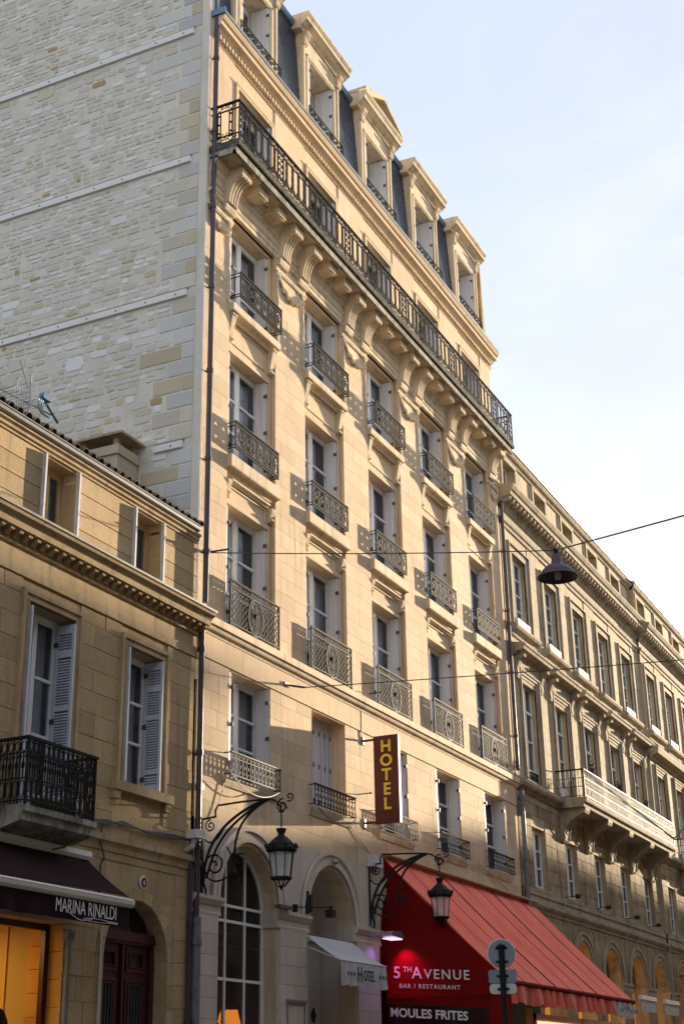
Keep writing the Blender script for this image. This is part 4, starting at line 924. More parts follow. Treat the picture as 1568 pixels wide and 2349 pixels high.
# ================================================================== RIGHT BUILDING
def right_building(name, label, x0, x1, cs, cu, ca, cg, yoff, pedim, m, mt, seed, mlow=None):
    mlow = mlow or m_lowdark
    R = thing(name, ((x0+x1)/2, yoff, 0), label, 'building'); y = yoff
    H = [(c-.62, c+.62, 6.86, 8.62) for c in cs]; HL = [(c-.66, c+.66, 9.98, 13.02) for c in cs]; HU = [(c-.66, c+.66, 14.66, 16.98) for c in cu]; HA = [(c-.62, c+.62, 19.15, 20.25) for c in ca]
    G = [(c-1.02, c+1.02, 0, 4.70, True, .5) for c in cg]
    mb = MB(); wall(mb, x0, x1, 0, 19.0, y+.016, G+[h+(False, .4) for h in H+HL+HU], .4); wall(mb, x0, x1, 18.9, 20.6, y+.13, [h+(False, .25) for h in HA], .25)
    mb.box(x0, x0+.02, y+.0, 10, 0, 20.6); mb.box(x1-.02, x1, y+.05, 10, 0, 20.6); mb.box(x0, x1, 9.9, 10, 0, 20.6); mb.box(x0, x1, y+.2, 10, 20.55, 20.6)
    mb.build('rear_wall', m, R)
    sur = [(h[0]-.32, h[1]+.32, h[2]-.1, h[3]+.3) for h in HU]
    bl = blocks([(x0, x1, 6.42, 9.5)], H, .36, .7, .016, 6.42)+blocks([(x0, x1, 9.86, 13.7)], [(h[0]-.25, h[1]+.25, h[2], h[3]+.22) for h in HL], .42, .8, .006, 9.86)+blocks([(x0, x1, 13.9, 17.7)], sur, .42, .8, .006, 13.9)+blocks([(x0, x1, 4.7, 6.25)], [(c-1.3, c+1.3, 0, 6.1) for c in cg], .38, .7, .008, 4.7)
    lay([b for b in bl if b[2] > 9], R, m, y, .05, 170, jitter=.003); lay([b for b in bl if b[2] <= 9], R, mlow, y, .05, 120, 'street_stone', jitter=.006)
    ag = MB(); wall(ag, x0, x1, 4.72, 6.1, y+.006, [(c-1.25, c+1.25, 4.0, 4.72, True, .02) for c in cg], .02); ag.build('arcade_spandrel', mlow, R)
    edges = [x0]+[v for c in cg for v in (c-1.04, c+1.04)]+[x1]
    for i in range(0, len(edges), 2):
        a, b = edges[i], edges[i+1]
        for k in range(12): O('pier_block', unit(mlow), R, ((a+b)/2, y+.2, .195+k*.385), scale=(b-a, .44, .377))
        mb = MB(); mb.ext('x', [(y+.3, 4.42), (y-.02, 4.42), (y-.05, 4.48), (y-.05, 4.58), (y-.10, 4.64), (y-.10, 4.72), (y+.3, 4.72)], a-.06, b+.06); mb.build('pier_capital', mt, R)
    for c in cg:
        mb = MB(); archivolt(mb, c, 4.72, 1.02, 1.27, y-.03, y+.5, 16); archivolt(mb, c, 4.72, 1.19, 1.27, y-.07, y, 16); archivolt(mb, c, 4.72, 1.02, 1.09, y-.05, y, 16); mb.build('archivolt', mt, R)
        mb = MB(); mb.box(c-1.02, c+1.02, y+.50, y+.55, 0, 5.8); mb.build('warm_shop_wall', m_archglow, R); mb = MB(); archivolt(mb, c, 4.72, .93, 1.015, y+.40, y+.46, 16); mb.box(c-.03, c+.03, y+.42, y+.46, 0, 5.7); mb.build('arch_frame', m_dgrey, R)
        mb = MB(); mb.box(c-.9, c+.3, y+.46, y+.49, 0, 4.3); mb.build('lit_display', m_warmw, R)
    mb = MB(); mb.ext('x', [(y+.05, 6.18), (y-.03, 6.18), (y-.04, 6.26), (y-.10, 6.30), (y-.14, 6.36), (y-.14, 6.42), (y-.04, 6.44), (y-.03, 6.62), (y-.07, 6.64), (y-.07, 6.80), (y+.05, 6.82)], x0, x1); mb.build('string_course', mt, R)
    mb = MB(); mb.ext('x', [(y+.05, 9.50), (y-.05, 9.50), (y-.08, 9.58), (y-.20, 9.62), (y-.24, 9.68), (y-.24, 9.80), (y-.06, 9.84), (y+.05, 9.86)], x0, x1); mb.build('floor_ledge', mt, R)
    mb = MB(); mb.ext('x', [(y+.05, 17.66), (y-.03, 17.66), (y-.04, 17.78), (y-.08, 17.80), (y-.10, 17.88), (y+.0, 17.92), (y+.0, 18.2), (y-.04, 18.22), (y-.08, 18.30), (y+.05, 18.31)], x0, x1); mb.build('architrave_band', mt, R)
    mb = MB(); mb.ext('x', [(y+.2, 18.31), (y-.10, 18.31), (y-.11, 18.50), (y-.40, 18.55), (y-.41, 18.68), (y-.46, 18.72), (y-.52, 18.84), (y-.52, 18.90), (y+.2, 18.99)], x0, x1); mb.build('cornice', mt, R)
    def dn():
        q = MB(); q.ext('x', [(-.10, 18.36), (-.30, 18.40), (-.36, 18.46), (-.36, 18.545), (-.10, 18.545)], -.06, .06); return q
    x = x0+.12
    while x < min(x1, x0+45): part_at('dn', dn, 'modillion', mt, R, (x, y, 0)); x += .34
    mb = MB(); mb.ext('x', [(y+.2, 20.36), (y+.08, 20.36), (y+.05, 20.44), (y-.02, 20.48), (y-.06, 20.56), (y-.06, 20.62), (y+.5, 20.68)], x0, x1); mb.build('eaves_cornice', mt, R)
    mb = MB(); mb.ext('x', [(y-.05, 20.63), (y-.10, 20.64), (y-.12, 20.70), (y-.05, 20.72), (4, 22.2), (8, 22.2), (9, 20.6)], x0, x1); mb.build('roof', m_zincg, R)
    for i, c in enumerate(ca):
        mb = MB(); frame(mb, c-.62, c+.62, 19.0, 20.22, .14, y+.07, y+.14); mb.box(c-.95, c-.82, y+.10, y+.14, 19.0, 20.3); mb.box(c+.82, c+.95, y+.10, y+.14, 19.0, 20.3); mb.build('attic_surround', mt, R)
        put('RA'+name, lambda: window('attic_window', 1.24, 1.15, 1, drape=.3), R, (c, y+.36, 19.12))
    for i, c in enumerate(cu):
        mb = MB(); frame(mb, c-.66, c+.66, 14.64, 16.98, .14, y-.03, y+.05); frame(mb, c-.80, c+.80, 14.64, 17.10, .12, y-.015, y+.05); frame(mb, c-.92, c+.92, 14.64, 17.22, .06, y-.07, y+.05); mb.build('window_surround', mt, R)
        mb = MB(); mb.ext('x', [(y+.05, 14.20), (y-.05, 14.20), (y-.08, 14.32), (y-.20, 14.38), (y-.24, 14.44), (y-.24, 14.52), (y+.05, 14.60)], c-1.15, c+1.15); mb.build('window_sill', mt, R)
        if i % 5 in (0, 1, 2, 4) : mb = MB(); mb.box(c-.58, c+.58, y-.08, y+.25, 14.60, 14.86); mb.build('white_sill_board', m_plastic, R)
        put('RU'+name, lambda: window('window', 1.32, 2.3, 4, drape=.3), R, (c, y+.17, 14.67))
    for i, c in enumerate(cs):
        mb = MB(); frame(mb, c-.66, c+.66, 9.95, 13.02, .10, y-.02, y+.05); frame(mb, c-.76, c+.76, 9.95, 13.12, .10, y-.05, y+.05); frame(mb, c-.86, c+.86, 9.95, 13.22, .05, y-.08, y+.05); mb.box(c-.66, c+.66, y+.0, y+.38, 12.90, 13.03)
        mb.build('window_surround', mt, R)
        if pedim:
            mb = MB(); mb.box(c-.95, c+.95, y-.06, y+.05, 13.30, 13.62); mb.ext('x', [(y+.05, 13.60), (y-.08, 13.60), (y-.14, 13.68), (y-.36, 13.72), (y-.38, 13.80), (y-.42, 13.84), (y-.42, 13.89), (y+.05, 13.98)], c-1.38, c+1.38); mb.build('window_cornice', mt, R)
            for s in (-1, 1): mb = MB(); mb.ext('x', [(y+.05, 12.9), (y-.06, 12.9), (y-.09, 13.0), (y-.07, 13.2), (y-.16, 13.42), (y-.30, 13.52), (y-.32, 13.60), (y+.05, 13.60)], c+s*1.12-.10, c+s*1.12+.10); mb.build('cornice_console', mt, R)
        put('RL'+name, lambda: window('french_window', 1.32, 3.0, 2, kick=.3, transom=2.15, drape=.3), R, (c, y+.17, 9.98))
        put('RF'+name, lambda: window('window', 1.24, 1.74, 3, drape=.3), R, (c, y+.16, 6.87))
        mb = MB(); mb.box(c-.8, c+.8, y-.08, y+.05, 6.76, 6.86); mb.build('window_sill', mt, R)
    if not pedim:
        mb = MB(); mb.ext('x', [(y+.05, 13.40), (y-.06, 13.40), (y-.10, 13.52), (y-.34, 13.60), (y-.38, 13.78), (y-.38, 13.86), (y+.05, 13.94)], x0, x1); mb.build('upper_ledge', mt, R)
    return R
k5 = range(5)
right = right_building('corner_mansion', 'weathered stone building right of the hotel with corniced windows and a long iron balcony', 15.56, 31.7, [17.33+3.16*k for k in k5], [17.08+3.13*k for k in k5], [17.0+3.11*k for k in k5], [17.8+3.17*k for k in range(4)]+[30.45], 0.0, True, m_right, m_righttrim, 1)
far = right_building('far_mansion', 'farthest stone building at the right edge with a continuous upper ledge', 31.72, 62, [33.2+3.1*k for k in range(9)], [33.0+3.1*k for k in range(9)], [33.0+3.1*k for k in range(9)], [33.6+3.1*k for k in range(9)], -.10, False, m_right, m_righttrim, 2)
# balconies with shaped corbels
def corbel():
    mb = MB(); mb.ext('x', [(.02, 9.48), (.02, 8.55), (-.06, 8.52), (-.12, 8.58), (-.13, 8.70), (-.10, 8.82), (-.16, 9.0), (-.34, 9.2), (-.62, 9.3), (-.80, 9.36), (-.84, 9.44), (-.84, 9.52), (.02, 9.52)], -.24, .24)
    for s in (-.25, .25): mb.tube([(s, p[1], p[2]) for p in [(0, -.05+.10*cos(a)-.0, 8.68+.1*sin(a)) for a in [2*pi*k/10 for k in range(11)]]], .02); mb.tube([(s, -.12, 8.75), (s, -.2, 9.0), (s, -.4, 9.2), (s, -.78, 9.4)], .025)
    return mb
def rbal():
    mb = MB(); mb.box(-.006, .006, -.006, .006, 9.80, 10.66); ring(mb, .075, 9.99, .05, .10, .0045, n=8); ring(mb, .075, 10.54, .05, .07, .0045, n=8); mb.box(.071, .079, -.004, .004, 10.09, 10.46); mb.box(-.012, .012, -.008, .008, 10.25, 10.29); return mb
def balcony(R, x0, x1, yo, cor):
    mb = MB(); mb.ext('x', [(yo+.02, 9.86), (yo+.02, 9.52), (yo-.84, 9.52), (yo-.86, 9.62), (yo-.93, 9.66), (yo-.95, 9.72), (yo-.95, 9.78), (yo-.92, 9.80)], x0, x1); mb.build('balcony_slab', m_righttrim, R)
    mb = MB(); Y = yo-.90
    for z in (9.86, 10.14, 10.40): mb.box(x0+.03, x1-.03, Y-.01, Y+.01, z-.009, z+.009); [mb.box(x-.01, x+.01, Y, yo, z-.009, z+.009) for x in (x0+.04, x1-.04)]
    mb.box(x0, x1, Y-.025, Y+.025, 10.64, 10.68); [mb.box(x-.025, x+.025, Y+.025, yo, 10.64, 10.68) for x in (x0+.04, x1-.04)]
    for x in (x0+.04, x1-.04): mb.box(x-.016, x+.016, Y-.016, Y+.016, 9.78, 10.66)
    ra = mb.build('balcony_railing', m_iron, R); n = min(150, int((x1-x0-.1)/.15))
    for i in range(n): part_at('rbal', rbal, 'baluster', m_iron, ra, (x0+.06+i*.15, Y, 0))
    for x in (x0+.04, x1-.04):
        for i in range(6): o = part_at('rbal', rbal, 'baluster', m_iron, ra, (x, Y+.04+i*.14, 0)); o.rotation_euler = (0, 0, pi/2)
    for c in cor: part_at('corb', corbel, 'balcony_corbel', m_righttrim, R, (c, yo, 0))
balcony(right, 19.35, 30.9, 0, [19.75, 22.3, 24.9, 27.7, 30.4]); balcony(far, 34.6, 44, -.10, [35.2, 38.3, 41.4])
mb = rail_bars(1.25, .30, 10); mb.build('window_railing', m_ironw, right, org=(0, 0, 0)).location = Vector((17.33, .1, 10.0))-WP['corner_mansion']
# ================================================================== TEXT
def text(body, size, depth=.004, bold=0.0, sx=1.0, space=1.0, align='CENTER', shear=0.0):
    cu = bpy.data.curves.new('t', 'FONT'); cu.body = body; cu.size = size; cu.extrude = depth; cu.offset = bold; cu.space_character = space; cu.align_x = align; cu.shear = shear; cu.resolution_u = 4
    ob = bpy.data.objects.new('t', cu); C.objects.link(ob); dg = bpy.context.evaluated_depsgraph_get(); dg.update()
    me = bpy.data.meshes.new_from_object(ob.evaluated_get(dg)); vs_ = [(v.co.x*sx, v.co.y, v.co.z) for v in me.vertices]; fs = [tuple(p.vertices) for p in me.polygons]
    bpy.data.objects.remove(ob); bpy.data.curves.remove(cu); bpy.data.meshes.remove(me); return vs_, fs
def text_at(mb, body, size, o, ex, ey, **kw):
    vs_, fs = text(body, size, **kw); ex, ey, o = Vector(ex), Vector(ey), Vector(o); ez = ex.normalized().cross(ey.normalized())
    mb.add([o+ex*a+ey*b+ez*c for a, b, c in vs_], fs)
EXS, EYS = (0, -1, 0), (0, 0, 1)      # lettering on plates square to the street front, read from the left
# ================================================================== DRAINPIPES
def pipe(name, x, y, z0, z1, r, m, label, brk=1.9, lower=None):
    t = thing(name, (x, y, z0), label, 'drainpipe', 'drainpipes on the street fronts')
    mb = MB(); mb.tube([(x, y, z0), (x, y, z1)], r, 12); mb.build('pipe', m, t, smooth=True)
    z = z0+1.0
    while z < z1-.2:
        c = MB(); c.lathe([(r, -.05), (r+.014, -.045), (r+.014, .045), (r, .05)], (x, y, z), 12); c.box(x-.015, x+.015, y, .04, z-.015, z+.015); c.build('collar', m, t); z += brk
    return t
p1 = pipe('drainpipe', -1.90, -.10, 9.95, 23.45, .055, m_pipe, 'tall dark purple drainpipe running up the left edge of the hotel past the long balcony')
p2 = pipe('drainpipe', -1.97, -.09, 4.25, 9.40, .052, m_pipe, 'dark drainpipe between the two left shopfront windows and the hotel, below the ochre cornice')
p3 = pipe('drainpipe', -1.97, -.11, 0.05, 4.35, .075, m_pipeg, 'stained grey cast iron drainpipe at street level left of the arched hotel window', 1.45)
p4 = pipe('drainpipe', 15.52, -.09, 10.0, 18.35, .055, m_pipe, 'long dark drainpipe in the corner between the hotel and the weathered building')
p5 = pipe('drainpipe', 15.62, -.12, 6.3, 9.45, .065, m_pipeg, 'short grey drainpipe right above the red awning at the end of the hotel')
p6 = pipe('drainpipe', 15.30, .25, 20.0, 23.4, .05, m_pipe, 'short dark drainpipe high on the right end of the hotel above the long balcony')
p7 = pipe('drainpipe', -2.13, -.06, 0.05, 5.6, .035, m_pipe, 'thin dark pipe beside the grey cast iron drainpipe near the burgundy door', 1.6)
# ================================================================== LANTERNS ON SCROLLED BRACKETS
def lantern_set(loc, rot, reach, lab_b, lab_l):
    B = thing('lantern_bracket', loc, lab_b, 'bracket', 'scrolled lantern brackets'); B.rotation_euler = (0, 0, rot)
    R_ = Matrix.Rotation(rot, 4, 'Z'); Lc = Vector(loc)
    def L(name, mb, m, par, smooth=False):
        o = bpy.data.objects.new(name, mb.mesh(name, m, smooth)); C.objects.link(o); o.parent = par; return o
    k = reach
    mb = MB(); mb.box(-.03, .03, -.03, .0, 0, 1.28); mb.tube([(0, -.015, 1.27), (0, -.27*k, 1.29)], .018, 6); mb.tube([(0, -.27*k, 1.28), (0, -.26*k, 1.40), (0, -.31*k, 1.48), (0, -.8*k, 1.50), (0, -1.30*k, 1.50)], .018, 6); L('wall_bar', mb, m_iron, B)
    def bez(p, n=16):
        out = []
        for i in range(n+1):
            t = i/n; q = [Vector(v) for v in p]
            while len(q) > 1: q = [q[j]*(1-t)+q[j+1]*t for j in range(len(q)-1)]
            out.append((0, q[0].x*k, q[0].y))
        return out
    for pts, r in (([(-.05, .20), (-.04, .75), (-.35, 1.25), (-1.25, 1.49)], .027), ([(-.10, .25), (-.25, .70), (-.35, 1.10), (-1.28, 1.49)], .024), ([(-.66, .42), (-.62, .95), (-.75, 1.25), (-1.30, 1.49)], .024)):
        mb = MB(); mb.tube(bez(pts), r, 6); L('curved_strut', mb, m_iron, B, True)
    def sp(cy, cz, r, turns, a0, d, t=.015):
        return [(0, (-cy-r*(1-.85*i/40)*cos(a0+d*2*pi*turns*i/40))*k, cz+r*(1-.85*i/40)*sin(a0+d*2*pi*turns*i/40)) for i in range(41)]
    for a in ((.26, .46, .21, 1.6, 3.4, -1, .018), (.76, .52, .11, 1.5, 0.6, 1, .016), (.17, 1.14, .11, 1.6, pi/2, 1, .014), (1.58, 1.36, .12, 1.5, 1.4, 1, .014), (1.72, 1.50, .08, 1.3, -2.2, 1, .013)):
        mb = MB(); mb.tube(sp(*a), a[6], 6); L('scroll', mb, m_iron, B, True)
    mb = MB(); mb.tube(bez([(-.04, .95), (-.10, .82), (-.28, .80), (-.42, 1.05)]), .014, 6); mb.tube(bez([(-.08, .52), (-.03, .2), (-.30, .12), (-.52, .25)]), .016, 6); mb.tube(bez([(-.52, .25), (-.70, .40), (-.60, .62), (-.50, .75)]), .014, 6)
    mb.tube(bez([(-.03, .35), (-.02, .1), (-.14, .12), (-.08, -.05)]), .022, 6); mb.tube(bez([(-1.28, 1.49), (-1.45, 1.50), (-1.52, 1.40), (-1.56, 1.28)]), .018, 6); mb.tube(bez([(-1.5, 1.44), (-1.62, 1.38), (-1.68, 1.30)]), .012, 6); L('foot_scroll', mb, m_iron, B, True)
    base = Lc + R_ @ Vector((0, -1.56*k, 0)); z = 0.0
    T = thing('hanging_lantern', (base.x, base.y, Lc.z-.02), lab_l, 'lantern', 'black street lanterns')
    def LL(name, mb, m, smooth=False): return L(name, mb, m, T, smooth)
    mb = MB(); n = 8
    for i in range(6): ring(mb, 0, 1.02+.045*i, .018, .03, .006, n=8) if i % 2 else mb.tube([(0, .018*cos(a), 1.02+.045*i+.03*sin(a)) for a in [2*pi*j/8 for j in range(8)]], .006, closed=True)
    mb.lathe([(0, 1.255), (.05, 1.27), (.05, 1.29), (0, 1.31)], n=8); LL('chain', mb, m_iron)
    mb = MB(); mb.lathe([(.24, .60), (.275, .62), (.275, .66), (.24, .70), (.24, .72), (.10, .85), (.065, .87), (.055, .90), (.075, .94), (.095, .99), (.07, .985), (.03, .96), (0, .96)], n=8); r_ = LL('lantern_roof', mb, m_iron)
    for i in range(8):
        a = 2*pi*(i)/8; mb.v = []; mb = MB(); c_, s_ = cos(a), sin(a)
        mb.lathe([(0, .655), (.022, .67), (.03, .70), (.012, .73), (0, .74)], (.272*c_, .272*s_, 0), 5)
        o = bpy.data.objects.new('finial', mb.mesh('finial', m_iron)); C.objects.link(o); o.parent = r_
    for i in range(8):
        a = 2*pi*(i+.0)/8; mb = MB(); mb.tube([(.215*cos(a), .215*sin(a), .60), (.165*cos(a), .165*sin(a), .17), (.06*cos(a), .06*sin(a), .03)], .009, 4); LL('glazing_bar', mb, m_iron)
    for i in range(8):
        a, b = 2*pi*i/8, 2*pi*(i+1)/8; mb = MB(); mb.face((.21*cos(a), .21*sin(a), .60), (.21*cos(b), .21*sin(b), .60), (.16*cos(b), .16*sin(b), .17), (.16*cos(a), .16*sin(a), .17)); LL('glass_panel', mb, m_lglass)
    mb = MB(); mb.lathe([(.17, .15), (.19, .155), (.19, .185), (.17, .19)], n=8); LL('lantern_ring', mb, m_iron); mb = MB(); mb.lathe([(.0, -.03), (.02, -.01), (.035, .02), (.06, .035), (.02, .05), (0, .05)], n=8); LL('lantern_tip', mb, m_iron); mb = MB(); mb.lathe([(.22, .585), (.235, .59), (.235, .61), (.22, .615)], n=8); LL('lantern_ring', mb, m_iron)
    mb = MB(); mb.lathe([(0, .34), (.05, .36), (.06, .42), (.035, .50), (.03, .60), (0, .60)], n=10); LL('bulb', mb, m_plastic, True)
    return B, T
lantern_set((-1.70, -.01, 4.77), 0.0, 1.0, 'black wrought iron bracket with scrolls on the hotel corner beside the dark drainpipe', 'black lantern hanging in front of the arched hotel window')
lantern_set((5.25, -.01, 4.84), radians(30), 0.98, 'black scrolled iron bracket in front of the dark red awning side', 'black lantern hanging in front of the red awning canvas')
# ================================================================== HOTEL BLADE SIGN
t = thing('hotel_sign', (5.11, -.1, 6.94), 'tall narrow maroon sign with yellow letters spelling HOTEL on two wall arms', 'sign')
mb = MB(); mb.box(5.07, 5.15, -.86, -.29, 6.93, 8.83); pl = mb.build('sign_board', m_maroon, t)
mb = MB(); [mb.box(a, b, c, d, e, f) for a, b, c, d, e, f in ((5.06, 5.16, -.87, -.855, 6.92, 8.84), (5.06, 5.16, -.295, -.28, 6.92, 8.84), (5.06, 5.16, -.855, -.295, 8.825, 8.84), (5.06, 5.16, -.855, -.295, 6.92, 6.935), (5.062, 5.072, -.855, -.295, 7.155, 7.165))]; mb.build('sign_rim', m_door, t)
for i, ch in enumerate('HOTEL'):
    mb = MB(); text_at(mb, ch, .36, (5.062, -.575, 8.485-i*.315), EXS, EYS, bold=.010, depth=.006); mb.build('letter', m_gold, t)
mb = MB(); text_at(mb, 'GAMBETTA', .075, (5.066, -.575, 7.02), EXS, EYS, depth=.002) if False else mb.box(5.064, 5.069, -.74, -.42, 7.03, 7.055); mb.build('small_line', m_rust, t)
for z in (6.97, 8.78): mb = MB(); mb.box(5.08, 5.14, -.29, -.02, z-.02, z+.02); mb.box(5.05, 5.17, -.03, 0, z-.09, z+.09); mb.build('wall_arm', m_door, t)
# ================================================================== RED AWNING of the restaurant
t = thing('red_awning', (11, -.1, 0.0), 'large sloping red awning over the restaurant with white lettering on its dark red side', 'awning')
AX0, AX1, AYF, AZT, AZF = 6.05, 16.30, -2.72, 6.36, 3.66
N = 41; seams = []
def can(x): return .018*sin(x*2.3)+.012*sin(x*5.1+1)
def strip(xa, xb, n=16, m=10):
    mb = MB(); g = []
    for i in range(n+1):
        u = i/n; row = []
        for j in range(m+1):
            v = j/m; x0 = xa+(xb-xa)*u; x1 = AX0+.10+(AX1-.35-AX0-.10)*((x0-AX0)/(AX1-AX0)); x = x0+(x1-x0)*v
            row.append((x, AYF*v, AZT+(AZF-AZT)*v - .05*sin(pi*v)*1.0 + .016*(.35+sin(pi*v*.9))*sin(u*pi*6+sin(xa*3)) + .012*sin(pi*v)*sin(u*pi*2.6+xa*2+v*1.5)+ .010*sin(u*pi)))
        g.append(row)
    vs_ = [p for r in g for p in r]; fs = [(i*(m+1)+j, (i+1)*(m+1)+j, (i+1)*(m+1)+j+1, i*(m+1)+j+1) for i in range(n) for j in range(m)]; mb.add(vs_, fs); return mb
ns = 9
for i in range(ns):
    a, b = AX0+(AX1-AX0)*i/ns, AX0+(AX1-AX0)*(i+1)/ns
    strip(a, b).build('canvas_panel', m_red, t, smooth=True)
    if i:
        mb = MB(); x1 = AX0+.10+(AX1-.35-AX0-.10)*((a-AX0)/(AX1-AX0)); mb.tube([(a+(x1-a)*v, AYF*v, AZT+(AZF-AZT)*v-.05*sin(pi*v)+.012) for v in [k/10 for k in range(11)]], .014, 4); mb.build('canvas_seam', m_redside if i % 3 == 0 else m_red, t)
mb = MB(); mb.ext('x', [(0.02, 6.46), (-.16, 6.44), (-.18, 6.40), (-.16, 6.38), (.02, 6.38)], AX0-.05, AX1+.08); mb.build('cover_board', m_oldtrim, t)
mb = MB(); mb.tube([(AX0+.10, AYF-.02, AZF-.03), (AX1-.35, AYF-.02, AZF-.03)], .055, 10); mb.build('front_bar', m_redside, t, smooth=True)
mb = MB(); N = 150; g = []; rs = random.Random(4)
for j in range(5):
    for i in range(N+1):
        x = AX0+.12+(AX1-.35-AX0-.14)*i/N; v = j/4
        g.append((x+.05*v*sin(x*3.3), AYF-.03+(.02+.06*v)*sin(x*9.5+sin(x*2.1)*2.2)+.02*v*sin(x*23), AZF-.07-(.36+.03*cos(x*9))*v))
mb.add(g, [(j*(N+1)+i, j*(N+1)+i+1, (j+1)*(N+1)+i+1, (j+1)*(N+1)+i) for j in range(4) for i in range(N)])
fn = [f for f in mb.f]; cut = int(N*.80)
A_ = MB(); A_.v = list(mb.v); A_.f = [f for f in fn if (f[0] % (N+1)) < cut]; A_.build('valance', m_red, t, smooth=True)
A_ = MB(); A_.v = list(mb.v); A_.f = [f for f in fn if (f[0] % (N+1)) >= cut]; vw = A_.build('white_valance_panel', m_awnw, t, smooth=True)
mb = MB()
for i in range(26): x = 14.15+i*.066; z = 3.40+rs.uniform(-.06, .05); ring(mb, x, z, rs.uniform(.015, .035), rs.uniform(.03, .06), .008, AYF-.14, 8)
mb.build('printed_pattern', m_signback, t)
# side panel, a pane of dark red canvas closing the left end
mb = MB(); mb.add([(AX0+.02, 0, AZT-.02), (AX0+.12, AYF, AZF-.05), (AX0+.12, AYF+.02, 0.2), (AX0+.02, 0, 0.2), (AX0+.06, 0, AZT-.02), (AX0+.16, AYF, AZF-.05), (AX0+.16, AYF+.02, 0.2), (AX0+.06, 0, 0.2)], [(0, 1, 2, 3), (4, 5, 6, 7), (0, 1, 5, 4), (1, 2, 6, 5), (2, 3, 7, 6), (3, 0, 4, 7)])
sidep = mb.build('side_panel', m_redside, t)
def sx_(y): return AX0+.02+.10*(-y/2.72)-.008
mb = MB(); EXT = (.03, -1, -.067); EYT = (0, 0, 1)
def st(body, size, y, z, **kw): text_at(mb, body, size, (sx_(y)-.004, y, z), EXT, EYT, align='LEFT', **kw)
st('5', .34, -.16, 3.815, bold=.004); st('TH', .155, -.385, 3.93, bold=.001); st('A', .34, -.585, 3.79, bold=.003); st('VENUE', .275, -.86, 3.775, bold=.003, space=1.22, sx=1.05)
st('BAR / RESTAURANT', .125, -.29, 3.61, space=1.28, bold=.001, sx=1.0)
mb.build('side_lettering', m_txtw, t)
mb = MB(); mb.box(6.035, 6.075, -2.36, -.03, 3.40, 3.43); mb.build('side_batten', m_redside, t)
mb = MB(); mb.add([(sx_(0)-.004, -.02, 3.30), (sx_(0)-.004, -.02, 1.2), (sx_(2.3)-.11, -2.24, 1.05), (sx_(2.3)-.11, -2.24, 3.14)], [(0, 1, 2, 3)]); mb.v = [(sx_(y)-.006, y, z) for _, y, z in mb.v]; mb.build('side_window', m_glassd, t)
mb = MB(); text_at(mb, 'MOULES FRITES', .245, (sx_(-.06)-.012, -.07, 3.045), (.03, -1, -.080), EYT, align='LEFT', bold=.006, sx=.99, space=1.04); mb.build('window_lettering', m_txtw, t)
# terrace front under the awning
t = thing('terrace_front', (11.5, -2.4, 0), 'bright red framed terrace window front below the red awning valance', 'shopfront')
mb = MB(); [mb.box(a, b, -2.50, -2.42, .1, 3.1) for a, b in ((8.4, 8.5), (11.9, 12.0), (15.3, 15.4))]; mb.box(8.4, 15.4, -2.50, -2.42, 2.98, 3.1); mb.build('front_frame', m_redframe, t)
mb = MB(); mb.box(8.5, 15.3, -2.45, -2.44, 2.0, 2.96); mb.build('lit_pane', m_warmw, t)
mb = MB(); mb.box(7.9, 8.38, -2.46, -2.40, .1, 3.2); mb.build('orange_post', m_orange, t)
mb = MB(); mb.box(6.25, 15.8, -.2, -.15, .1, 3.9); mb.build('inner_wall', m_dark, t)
mb = MB(); mb.box(5.22, 5.72, -.14, -.0, 6.07, 6.31); o = mb.build('junction_box', m_shut, None); o['label'] = 'white metal cabinet on the wall above the second scrolled bracket'; o['category'] = 'box'
# ================================================================== WHITE ENTRANCE AWNING
t = thing('entrance_awning', (3.4, 0, 3.9), 'small white canvas awning with HOTEL lettering over the hotel entrance arch', 'awning')
mb = MB(); n, m = 12, 8; mb.add([(2.33+2.12*i/n, .02-.73*j/m, 4.42-.50*j/m-.03*sin(pi*j/m)) for i in range(n+1) for j in range(m+1)], [(i*(m+1)+j, (i+1)*(m+1)+j, (i+1)*(m+1)+j+1, i*(m+1)+j+1) for i in range(n) for j in range(m)])
mb.build('canvas', m_canvas, t, smooth=True)
mb = MB(); n = 60; mb.add([(2.33+2.12*i/n, -.715+.018*j*sin(i*.62)*(.4+.3*sin(i*.13)), 3.91-.11*j-(.012*sin(i*.6) if j == 4 else 0)) for j in range(5) for i in range(n+1)], [(j*(n+1)+i, j*(n+1)+i+1, (j+1)*(n+1)+i+1, (j+1)*(n+1)+i) for j in range(4) for i in range(n)])
mb.build('valance', m_canvas, t, smooth=True)
mb = MB(); mb.tube([(2.32, -.71, 3.92), (4.46, -.71, 3.92)], .018, 6); mb.tube([(2.34, -.71, 3.92), (2.34, .02, 4.2)], .012, 6); mb.tube([(4.44, -.71, 3.92), (4.44, .02, 4.2)], .012, 6); mb.build('awning_frame', m_plastic, t)
mb = MB(); text_at(mb, 'H', .40, (3.02, -.79, 3.55), (1, 0, 0), (0, 0, 1), bold=.003, sx=.8); text_at(mb, 'OTEL', .28, (3.45, -.79, 3.58), (1, 0, 0), (0, 0, 1), bold=.002, sx=.8)
for i in range(3):
    for x in (2.50, 3.98):
        c = (x+.13*i, 3.68); pts = []
        for k in range(10): a = pi/2+pi*k/5; r = .055 if k % 2 == 0 else .023; pts.append((c[0]+r*cos(a), c[1]+r*sin(a)))
        mb.ext('y', pts, -.792, -.786)
mb.build('valance_lettering', m_black, t)
